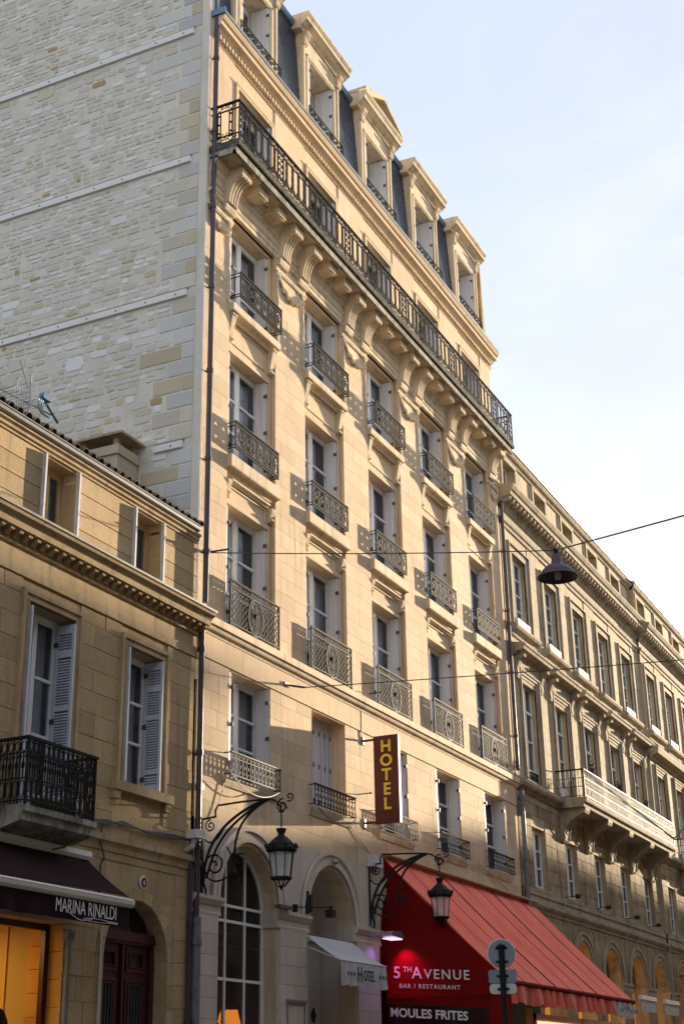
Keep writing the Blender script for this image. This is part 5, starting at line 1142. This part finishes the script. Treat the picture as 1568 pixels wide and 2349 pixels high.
# ================================================================== BROWN SHOP AWNING
t = thing('shop_awning', (-7, 0, 4.0), 'dark aubergine shop awning with a white front bar and MARINA RINALDI lettering', 'awning')
mb = MB(); n, m = 24, 8; X0, X1 = -11.5, -5.10
mb.add([(X0+(X1-X0)*i/n, -.04-.80*j/m, 4.93-.62*j/m-.035*sin(pi*j/m)+.008*sin(i*.9)*sin(pi*j/m)) for i in range(n+1) for j in range(m+1)], [(i*(m+1)+j, (i+1)*(m+1)+j, (i+1)*(m+1)+j+1, i*(m+1)+j+1) for i in range(n) for j in range(m)]); mb.build('canvas', m_brown, t, smooth=True)
mb = MB(); mb.ext('x', [(0, 4.90), (-.10, 4.90), (-.13, 4.95), (-.12, 5.03), (0, 5.04)], X0, X1+.02); mb.build('cassette', m_barw, t)
mb = MB(); pr = [(-.84+.075*cos(a)*(.75 if cos(a) > 0 else 1), 4.22+.07*sin(a)) for a in [2*pi*k/14 for k in range(14)]]; mb.ext('x', pr, X0, X1+.04)
for z in (4.20, 4.225, 4.25): mb.box(X0, X1, -.922, -.91, z-.006, z+.006)
mb.build('front_bar', m_barw, t, smooth=True)
mb = MB(); n = 80; mb.add([(X0+(X1-X0)*i/n, -.85+.010*j*sin(i*.8+sin(i*.3))*(1.0 if i < 52 else .15), 4.16-.075*j) for j in range(5) for i in range(n+1)], [(j*(n+1)+i, j*(n+1)+i+1, (j+1)*(n+1)+i+1, (j+1)*(n+1)+i) for j in range(4) for i in range(n)]); mb.build('valance', m_brown, t, smooth=True)
mb = MB(); text_at(mb, 'MARINA RINALDI', .27, (-6.20, -.872, 3.945), (1, 0, 0), (0, 0, 1), sx=.70, depth=.002, bold=-.0015)
mb.tube([(-6.62+.6*u+.02*sin(u*9), -.873, 3.95-.075*sin(pi*u*.95)) for u in [k/14 for k in range(15)]], .005, 4); mb.tube([(-5.95+.32*cos(a), -.873, 3.90+.022*sin(a)) for a in [2*pi*k/18 for k in range(18)]], .004, 4, closed=True)
text_at(mb, 'BORDEAUX', .045, (-5.55, -.873, 3.885), (1, 0, 0), (0, 0, 1), depth=.002)
mb.build('valance_lettering', m_txtw, t)
# ================================================================== MANNEQUIN in the shop window
t = thing('mannequin', (-6.0, .8, .4), 'headless cream mannequin in a black jacket standing in the lit shop window', 'mannequin')
mb = MB(); prof = [(.16, .9, .12), (.19, 1.05, .13), (.15, 1.35, .11), (.20, 1.65, .14), (.215, 1.80, .13), (.19, 1.90, .11), (.07, 1.97, .07), (.06, 2.06, .06), (.052, 2.12, .052), (.0, 2.13, .0)]
def ell(mb, prof, c, n=16):
    vs_ = [(c[0]+a*cos(2*pi*j/n), c[1]+b*sin(2*pi*j/n), c[2]+h) for a, h, b in prof for j in range(n)]; mb.add(vs_, [(i*n+j, i*n+(j+1) % n, (i+1)*n+(j+1) % n, (i+1)*n+j) for i in range(len(prof)-1) for j in range(n)])
ell(mb, prof, (-6.0, .8, .84)); mb.build('body', m_purple, t, smooth=True)
mb = MB(); ell(mb, [(.20, .6, .15), (.205, 1.05, .15), (.17, 1.35, .13), (.225, 1.65, .16), (.245, 1.80, .15), (.20, 1.90, .125), (.11, 1.94, .10)], (-6.0, .8, .84))
for s in (-1, 1): mb.tube([(-6.0+s*.22, .80, 2.64), (-6.0+s*.30, .78, 2.32), (-6.0+s*.30, .70, 1.9)], .065, 8, taper=.7)
mb.build('jacket', m_black, t, smooth=True)
mb = MB(); mb.tube([(-6.0, .80, .36), (-6.0, .80, 1.9)], .02, 8); mb.lathe([(.18, 0), (.18, .02), (0, .02)], (-6.0, .80, .36)); mb.build('stand', m_dgrey, t)
# ================================================================== SMALL THINGS ON THE HOTEL FRONT
def single(name, mb, m, label, cat, smooth=False, group=None):
    xs = [v[0] for v in mb.v]; ys = [v[1] for v in mb.v]; zs = [v[2] for v in mb.v]; org = ((min(xs)+max(xs))/2, (min(ys)+max(ys))/2, min(zs))
    return O(name, mb.mesh(name, m, smooth, org), None, org, label=label, cat=cat, group=group)
t = thing('classification_plaque', (1.74, -.05, 3.23), 'small dark red plaque with a white letter H on the pier left of the entrance', 'plaque')
mb = MB(); mb.ext('y', [(1.58, 3.30), (1.90, 3.30), (1.90, 3.64), (1.84, 3.70), (1.58, 3.70)], -.03, .0); mb.build('plate', m_redside, t)
mb = MB(); text_at(mb, 'H', .22, (1.79, -.033, 3.48), (1, 0, 0), (0, 0, 1), depth=.002); mb.box(1.68, 1.82, -.035, -.03, 3.42, 3.428); mb.build('letter', m_txtw, t)
mb = MB(); mb.box(1.58, 1.90, -.032, 0, 3.22, 3.295); mb.build('star_strip', m_rust, t)
t = thing('poster_case', (1.75, -.05, 2.3), 'framed poster of a dusk skyline on the pier under the red H plaque', 'poster')
mb = MB(); frame(mb, 1.42, 2.08, 2.30, 3.10, .04, -.06, 0, True); mb.box(1.36, 2.14, -.08, 0, 3.14, 3.19); mb.build('case_frame', m_zincg, t); mb = MB(); mb.box(1.42, 2.08, -.02, -.01, 2.30, 3.10); mb.build('poster_sheet', m_poster, t)
for nm, x0, x1, z, lb in (('spotlight', 1.75, 2.62, 4.86, 'black spotlight on a long arm between the two arches of the hotel'),):
    t = thing(nm, (x0, 0, z), lb, 'spotlight'); mb = MB(); mb.box(x0-.04, x0+.04, -.08, 0, z-.07, z+.07); mb.tube([(x0, -.06, z+.02), (x1-.35, -.55, z+.03)], .012, 6); mb.build('arm', m_iron, t); mb = MB(); mb.box(x1-.46, x1-.28, -.62, -.48, z-.16, z-.02); mb.tube([(x1-.36, -.55, z+.06), (x1-.36, -.55, z-.03)], .03, 8); mb.build('lamp_head', m_iron, t)
mb = MB(); mb.box(.86, 1.36, -.20, -.08, 4.78, 4.84); mb.tube([(1.3, -.14, 4.82), (1.4, -.02, 4.88)], .02, 6); single('strip_light', mb, m_dgrey, 'slim dark strip light on top of the pier capital right of the arched window', 'light')
mb = MB(); mb.box(2.16, 2.24, -.10, -.05, 4.80, 5.22); mb.box(2.26, 2.34, -.11, -.06, 4.84, 5.16); mb.box(2.18, 2.32, -.06, 0, 4.95, 5.0); single('wall_speaker', mb, m_iron, 'narrow black box fixed upright on the wall left of the entrance arch', 'speaker')
mb = MB(); mb.lathe([(.0, 0), (.05, .01), (.07, .05), (.06, .10), (.0, .12)], (3.42, -.10, 5.88), 12); single('arch_camera', mb, m_zincg, 'small grey dome fitting at the crown of the entrance arch', 'camera')
t = thing('wall_floodlight', (5.45, -.2, 4.5), 'grey floodlight glowing pink on the wall between entrance arch and red panel', 'floodlight')
mb = MB(); mb.ext('y', [(5.15, 4.60), (5.25, 4.70), (5.70, 4.72), (5.82, 4.62), (5.78, 4.58)], -.55, -.25); mb.tube([(5.2, -.4, 4.63), (5.1, 0, 4.63)], .03, 6); mb.build('housing', m_zincg, t)
mb = MB(); mb.box(5.30, 5.76, -.53, -.27, 4.555, 4.575); mb.build('lens', mat('pink_lens', (.9, .5, .8), .4, emit=(1.0, .55, .9), estr=.35), t)
ld = bpy.data.lights.new('pink_glow', 'SPOT'); ld.energy = 7; ld.color = (1.0, .02, .35); ld.spot_size = radians(95); ld.spot_blend = .9; ld.shadow_soft_size = .05
lo = bpy.data.objects.new('pink_glow', ld); C.objects.link(lo); lo.parent = t; lo.location = Vector((5.80, -.42, 4.50))-WP['wall_floodlight']; lo.rotation_euler = Vector((-.45, .15, 1)).to_track_quat('Z', 'Y').to_euler()
ld = bpy.data.lights.new('violet_glow', 'SPOT'); ld.energy = 3; ld.color = (.35, .18, 1.0); ld.spot_size = radians(100); ld.spot_blend = .9; ld.shadow_soft_size = .05
lo = bpy.data.objects.new('violet_glow', ld); C.objects.link(lo); lo.parent = t; lo.location = Vector((5.30, -.42, 4.50))-WP['wall_floodlight']; lo.rotation_euler = Vector((.25, -.55, 1)).to_track_quat('Z', 'Y').to_euler()
mb = MB(); mb.box(-1.86, -1.78, -.09, 0, 6.52, 6.64); single('alarm_box', mb, m_plastic, 'tiny white box on the hotel wall beside the drainpipe, above the first lantern', 'box')
mb = MB(); mb.box(-2.32, -2.06, -.30, -.08, 5.62, 5.76); mb.tube([(-2.19, -.16, 5.62), (-2.19, -.12, 5.50), (-2.19, 0, 5.45)], .05, 8); single('security_camera', mb, m_plastic, 'white security camera housing beside the drainpipe above the burgundy door', 'camera')
mb = MB(); mb.box(-5.62, -5.50, -.16, 0, 5.40, 5.78); single('meter_cover', mb, m_plastic, 'white box behind the right end of the small black balcony', 'box')
t = thing('house_number', (-3.48, -.02, 4.66), 'round dark house number plate with a pale rim above the burgundy door', 'house number')
mb = MB(); mb.lathe([(0, -.02), (.10, -.02), (.11, -.01), (.11, 0), (0, 0)], (-3.48, 0, 4.76), 20, 'y'); mb.build('rim', m_barw, t); mb = MB(); mb.lathe([(0, -.026), (.08, -.026), (.08, -.02), (0, -.02)], (-3.48, 0, 4.76), 20, 'y'); mb.build('disc', m_door, t)
mb = MB(); text_at(mb, '8', .11, (-3.48, -.028, 4.72), (1, 0, 0), (0, 0, 1), depth=.001); mb.build('numeral', m_txtw, t)
for i, (x, z, lb) in enumerate(((4.28, 11.02, None), (5.60, 9.95, 'thin iron wall pin beside the second medallion railing'), (4.9, 7.55, 'thin iron wall pin left of the HOTEL sign'))):
    if lb: mb = MB(); mb.tube([(x-.1, 0, z), (x-.1, -.30, z+.0)], .012, 6); mb.lathe([(0, -.33), (.022, -.32), (.022, -.29), (0, -.28)], (x-.1, 0, z), 8, 'y'); single('wall_pin', mb, m_iron, lb, 'wall pin')
# table lamp and plant behind the arched window
t = thing('table_lamp', (.98, .95, 2.0), 'glowing orange table lamp behind the arched hotel window', 'lamp')
mb = MB(); mb.lathe([(.26, 2.62), (.16, 3.02), (.15, 3.02), (.25, 2.62)], (.98, .95, 0), 16); mb.build('lamp_shade', m_orglow, t, smooth=True); mb = MB(); mb.lathe([(.10, 2.0), (.10, 2.03), (.03, 2.05), (.05, 2.3), (.02, 2.5), (.02, 2.7), (0, 2.7)], (.98, .95, 0), 12); mb.build('lamp_foot', m_dgrey, t)
t = thing('indoor_plant', (.25, .8, 0), 'tall leafy plant behind the left pane of the arched hotel window', 'plant')
mb = MB(); mb.tube([(.2, .85, .1), (.22, .9, 2.4), (.3, .85, 4.0)], .02, 6); mb.build('stem', m_wood, t); mb = MB(); rs = random.Random(9)
for i in range(420):
    c = Vector((.28+rs.gauss(0, .28), .85+rs.gauss(0, .10), 2.5+rs.random()*1.9)); a = Vector((rs.uniform(-1, 1), rs.uniform(-1, 1), rs.uniform(-1, .6))).normalized()*.07; b = a.cross(Vector((0, 0, 1))).normalized()*.02; c.y = max(c.y, .5); mb.face(c, c+a*.5+b, c+a, c+a*.5-b)
mb.build('foliage', m_leaf, t, kind='stuff')
# ================================================================== CABLES, SUSPENDED LAMP, ANTENNA
def sag(a, b, s, n=20): a, b = Vector(a), Vector(b); return [a+(b-a)*i/n-Vector((0, 0, s*4*(i/n)*(1-i/n))) for i in range(n+1)]
def off(px, py, y):
    """world point seen at overview pixel (px, py) on the plane y, used once to place the lamp and the cable ends"""
    d = fw+rr*((px-784)/3267.96)+uu*((1174.15-py)/3267.96); t_ = (y-cam.location.y)/d.y if False else (y+13.0144)/d.y; return Vector((-23.2727, -13.0144, 1.6335))+d*t_
LP = off(1274, 1262, -6.2); P2 = off(1568, 1180, -9.0); P3 = LP+(P2-LP)*3.3
t = thing('lamp_cable', LP, 'thin span wire from the hotel corner across the street carrying the dark pendant lamp', 'cable')
mb = MB(); mb.tube(sag((-1.75, 0, 11.0), LP, .04), .011, 5); mb.tube(sag(LP, P3, .02), .014, 5); mb.tube([(-1.75, 0, 11.0), (-1.70, -.5, 11.0)], .02, 6); mb.build('wire', m_cable, t)
t = thing('street_pendant_lamp', LP-Vector((0, 0, .62)), 'dark bell shaped pendant street lamp hanging from the span wire', 'street lamp')
mb = MB(); mb.lathe([(.06, -.08), (.09, -.12), (.10, -.24), (.12, -.27), (.22, -.33), (.30, -.42), (.31, -.46), (.36, -.49), (.37, -.52), (.35, -.53), (.29, -.47), (.20, -.36), (.0, -.34)], (LP.x, LP.y, LP.z), 28); mb.build('lamp_bell', m_rust, t, smooth=True)
mb = MB(); mb.tube([(LP.x, LP.y, LP.z+.01), (LP.x, LP.y, LP.z-.10)], .03, 8); mb.box(LP.x-.09, LP.x+.09, LP.y-.02, LP.y+.02, LP.z-.03, LP.z+.02); mb.build('hanger', m_iron, t)
mb = MB(); mb.lathe([(0, -.56), (.05, -.55), (.07, -.49), (.05, -.42), (.04, -.36), (0, -.36)], (LP.x, LP.y, LP.z), 14); mb.build('bulb', m_lglass, t, smooth=True)
Q2 = off(1568, 1502, -7.5); A2 = Vector((1.45, 0, 9.20)); t = thing('span_cable', A2, 'lower span wire anchored in the hotel string course and crossing to the right edge', 'cable')
mb = MB(); mb.tube(sag(A2+Vector((.35, -.25, 0)), A2+(Q2-A2)*1.9, .06, 24), .011, 5); mb.build('wire', m_cable, t); mb = MB(); mb.box(A2.x-.12, A2.x+.10, -.05, 0, 9.16, 9.24); mb.tube([(A2.x, 0, 9.2), (A2.x+.36, -.25, 9.2)], .022, 6); mb.build('anchor', m_rust, t)
mb = MB()
for s in (0, .03, -.03): mb.tube([(-5.75, -.55, 5.28+s), (-5.55, -.3, 5.30+s), (-5.2, -.06, 5.50+s*.5), (-4.6, -.05, 5.56+s), (-4.2, -.05, 5.60-s), (-3.4, -.05, 5.56+s*.6), (-2.7, -.05, 5.60+s), (-2.1, -.07, 5.62)], .016, 5)
mb.tube([(-4.72, -.05, 5.55), (-4.80, -.05, 5.30), (-4.72, -.09, 5.0), (-4.72, -.03, 4.9), (-4.72, -.03, 4.2)], .016, 5); mb.tube([(-5.95, -.3, 5.1), (-5.95, -.25, 4.98), (-6.1, -.1, 4.93), (-6.5, -.1, 4.97)], .014, 5)
single('cable_bundle', mb, m_cable, 'sagging bundle of black cables along the ochre wall above the burgundy door', 'cables')
for nm, lb, segs in (('hanging_wire', 'thin loose wire looping under the first railing of the hotel, above the first lantern', [(sag((-.9, -.16, 6.93), (.9, -.16, 6.93), .22), .010)]),
    ('hanging_wire', 'thin loose wire looping under the railing with closed shutters', [(sag((2.5, -.16, 6.93), (4.3, -.16, 6.90), .2), .010)]),
    ('lamp_wire', 'thin wire dropping from the first hotel railing to the scrolled bracket', [(sag((-.95, -.03, 6.95), (-1.35, -.03, 6.1), .1), .008)]),
    ('lamp_wire', 'thin slanting wire from the second railing down to the white cabinet', [(sag((4.3, -.03, 6.85), (5.3, -.03, 6.33), .02), .009)]),
    ('sign_conduit', 'thin upright conduit between the string course and the HOTEL sign', [([(5.03, -.02, 9.8), (5.03, -.02, 8.85)], .014)]),
    ('slack_wire', 'pale slack wire hanging above the red awning', [(sag((8.6, -.05, 6.5), (10.1, -.05, 6.95), .1)+sag((10.1, -.05, 6.95), (12.0, -.05, 6.95), .12)[1:]+sag((12.0, -.05, 6.95), (14.2, -.05, 6.5), .0)[1:], .012)])):
    mb = MB()
    for pts, r in segs: mb.tube(pts, r, 4)
    single(nm, mb, m_cable if 'pale' not in lb else m_oldtrim, lb, 'wire')
t = thing('roof_antenna', (-6.2, .6, 11.5), 'aerial with many rods and a curved blue reflector on the tiled roof', 'antenna')
mb = MB(); mb.tube([(-6.45, .6, 11.4), (-6.45, .6, 12.75)], .018, 6); mb.tube([(-7.4, .6, 12.10), (-5.75, .6, 12.24)], .012, 6); mb.tube([(-6.75, .6, 12.85), (-6.50, .6, 12.45)], .010, 4); mb.build('mast', m_zincg, t)
mb = MB()
for i in range(12): x = -7.35+i*.1; mb.tube([(x, .45-.01*i, 12.10+.008*i), (x, .75+.01*i, 12.10+.008*i)], .006, 4)
for k in range(-4, 5): mb.tube([(-6.5, .6+k*.05, 11.95), (-6.55, .6+k*.05, 12.5)], .005, 4)
mb.build('rods', m_zincg, t)
mb = MB()
for k in range(3): mb.tube([(-6.12+.16*cos(a)+.05*k, .55, 12.28+.17*sin(a)) for a in [pi*.5+pi*1.1*j/10 for j in range(11)]], .016, 5)
mb.tube([(-6.1, .55, 12.35), (-5.72, .55, 12.12)], .022, 6); mb.box(-6.2, -6.0, .50, .6, 12.38, 12.48); mb.build('reflector', m_zinc, t)
# ================================================================== ROAD SIGN POST (seen from behind)
px_, py_ = -1.655, -5.36
t = thing('road_sign_post', (px_, py_, 0), 'black post with one round and two rectangular traffic signs seen from behind', 'road sign')
v1 = Vector((.34, -.94, 0)).normalized(); nrm = Vector((-.94, -.34, 0))
def plate(pr, name, m, d0=.03, d1=.045):
    mb = MB(); n = len(pr); c = Vector((px_, py_, 0)); a = [c+v1*u+Vector((0, 0, w))-nrm*d0 for u, w in pr]; b = [c+v1*u+Vector((0, 0, w))-nrm*d1 for u, w in pr]; mb.add(a+b, [tuple(range(n)), tuple(range(2*n-1, n-1, -1))]+[(i, (i+1) % n, n+(i+1) % n, n+i) for i in range(n)]); return mb.build(name, m, t)
plate([(.205*cos(2*pi*k/32), 3.52+.205*sin(2*pi*k/32)) for k in range(32)], 'round_sign', m_signback); plate([(.222*cos(2*pi*k/32), 3.52+.222*sin(2*pi*k/32)) for k in range(32)], 'sign_rim', m_barw, .046, .05)
def rrect(w, z0, z1, r=.03): return [(sx*(w-r)+r*cos(a)*1.0, (z1-r if sz_ > 0 else z0+r)+r*sin(a)) for sx, sz_, a0 in ((1, -1, -pi/2), (1, 1, 0), (-1, 1, pi/2), (-1, -1, pi)) for a in (a0, a0+pi/4, a0+pi/2)]
plate(rrect(.215, 3.09, 3.285), 'rectangular_sign', m_signback); plate(rrect(.205, 2.93, 3.08, .05), 'rectangular_sign', m_plastic)
mb = MB(); mb.lathe([(.045, 0), (.045, 3.60), (.065, 3.61), (.065, 3.64), (.0, 3.67)], (px_, py_, 0), 14); mb.build('post', m_iron, t, smooth=True)
for z in (3.60, 3.40, 3.19, 3.0): mb = MB(); c = Vector((px_, py_, z))-nrm*.02; [mb.tube([c-v1*.09+Vector((0, 0, 0)), c+v1*.09], .018, 6)]; mb.build('clamp', m_iron, t)
# ================================================================== FAR SHOP DETAILS
for i, (x, lb) in enumerate(((26.9, 'nearer of the two white shop blinds under the far arches'), (30.2, 'farther of the two white shop blinds under the far arches'))):
    t = thing('shop_blind', (x, -.3, 4.1), lb, 'blind', 'white shop blinds under the far arches'); mb = MB(); mb.box(x-1.0, x+1.0, -.42, -.30, 4.22, 4.36); mb.build('roller_bar', m_barw, t); mb = MB(); mb.box(x-.98, x+.98, -.38, -.36, 3.86, 4.22); mb.build('blind_cloth', m_canvas, t); mb = MB(); mb.box(x-.6, x+.6, -.385, -.381, 3.98, 4.06); mb.build('printed_line', m_signback, t)
t = thing('projecting_shop_sign', (33.0, -.7, 5.0), 'dark grey projecting shop sign at the right edge above the arcade', 'sign'); mb = MB(); mb.box(31.9, 33.4, -1.20, -1.12, 4.95, 5.75); mb.box(32.5, 32.6, -1.12, -.2, 5.3, 5.36); mb.build('sign_board', m_dgrey, t); mb = MB(); text_at(mb, 'KARL', .26, (32.45, -1.205, 5.26), (1, 0, 0), (0, 0, 1), depth=.003); mb.build('letters', m_txtw, t)
for i, (x, lb) in enumerate(((19.7, 'small black floodlight on the string course below the first far window'), (23.1, 'small black floodlight on the string course below the second far window'), (26.6, 'small black floodlight on the string course below the third far window'), (29.6, 'small black floodlight on the string course below the fourth far window'))):
    mb = MB(); mb.tube([(x-.5, -.1, 6.84), (x, -.35, 6.92)], .015, 5); mb.box(x, x+.17, -.38, -.25, 6.86, 6.97); single('floodlight', mb, m_black, lb, 'floodlight', group='floodlights on the string course')
for i, (x, lb) in enumerate(((20.4, 'dark potted plant on the near corner of the far balcony railing'), (23.6, 'small potted plant halfway along the far balcony railing'), (27.1, 'small potted plant near the right end of the far balcony railing'))):
    t = thing('potted_plant', (x, -.85, 10.66), lb, 'potted plant', 'pots on the far balcony railing'); mb = MB(); mb.lathe([(.06, 10.68), (.09, 10.84), (.0, 10.84)], (x, -.88, 0), 8); mb.build('pot', m_rust, t); mb = MB(); rs = random.Random(i)
    for k in range(70): c = Vector((x+rs.gauss(0, .07), -.88+rs.gauss(0, .06), 10.84+abs(rs.gauss(0, .10)))); a = Vector((rs.uniform(-1, 1), rs.uniform(-1, 1), rs.uniform(-1, 1)))*.06; mb.face(c, c+a, c+a.cross(Vector((0, 0, 1))))
    mb.build('leaves', m_leaf, t)
t = thing('flagpole', (31.9, -1.0, 10.2), 'slanting grey flagpole rising from the far balcony at the right edge', 'flagpole'); mb = MB(); mb.tube([(30.9, -.9, 10.1), (31.9, -3.2, 12.6)], .03, 8); mb.build('pole', m_signback, t)
t = thing('flower_box', (-6.6, -.4, 5.36), 'yellow flowers and green leaves growing behind the bars of the small black balcony', 'flowers')
mb = MB(); mb.box(-6.9, -6.1, -.50, -.32, 5.36, 5.52); mb.build('box', mat('green_plastic_trough', (.08, .10, .02), .6), t); mb = MB(); rs = random.Random(8)
for k in range(160): c = Vector((-6.5+rs.gauss(0, .25), -.42+rs.gauss(0, .05), 5.5+rs.random()*.35)); a = Vector((rs.uniform(-1, 1), rs.uniform(-.5, .5), rs.uniform(-1, 1)))*.05; mb.face(c, c+a, c+Vector((a.z, 0, -a.x))*.5)
mb.build('leaves', m_leaf, t); mb = MB()
for c0 in ((-6.72, 5.93), (-6.62, 5.86), (-6.68, 5.80), (-7.1, 5.72)):
    for k in range(12): c = Vector((c0[0]+rs.gauss(0, .03), -.52, c0[1]+rs.gauss(0, .03))); a = Vector((rs.uniform(-1, 1), .1, rs.uniform(-1, 1)))*.04; mb.face(c, c+a, c+Vector((a.z, 0, -a.x)))
mb.build('blossoms', m_yel, t)
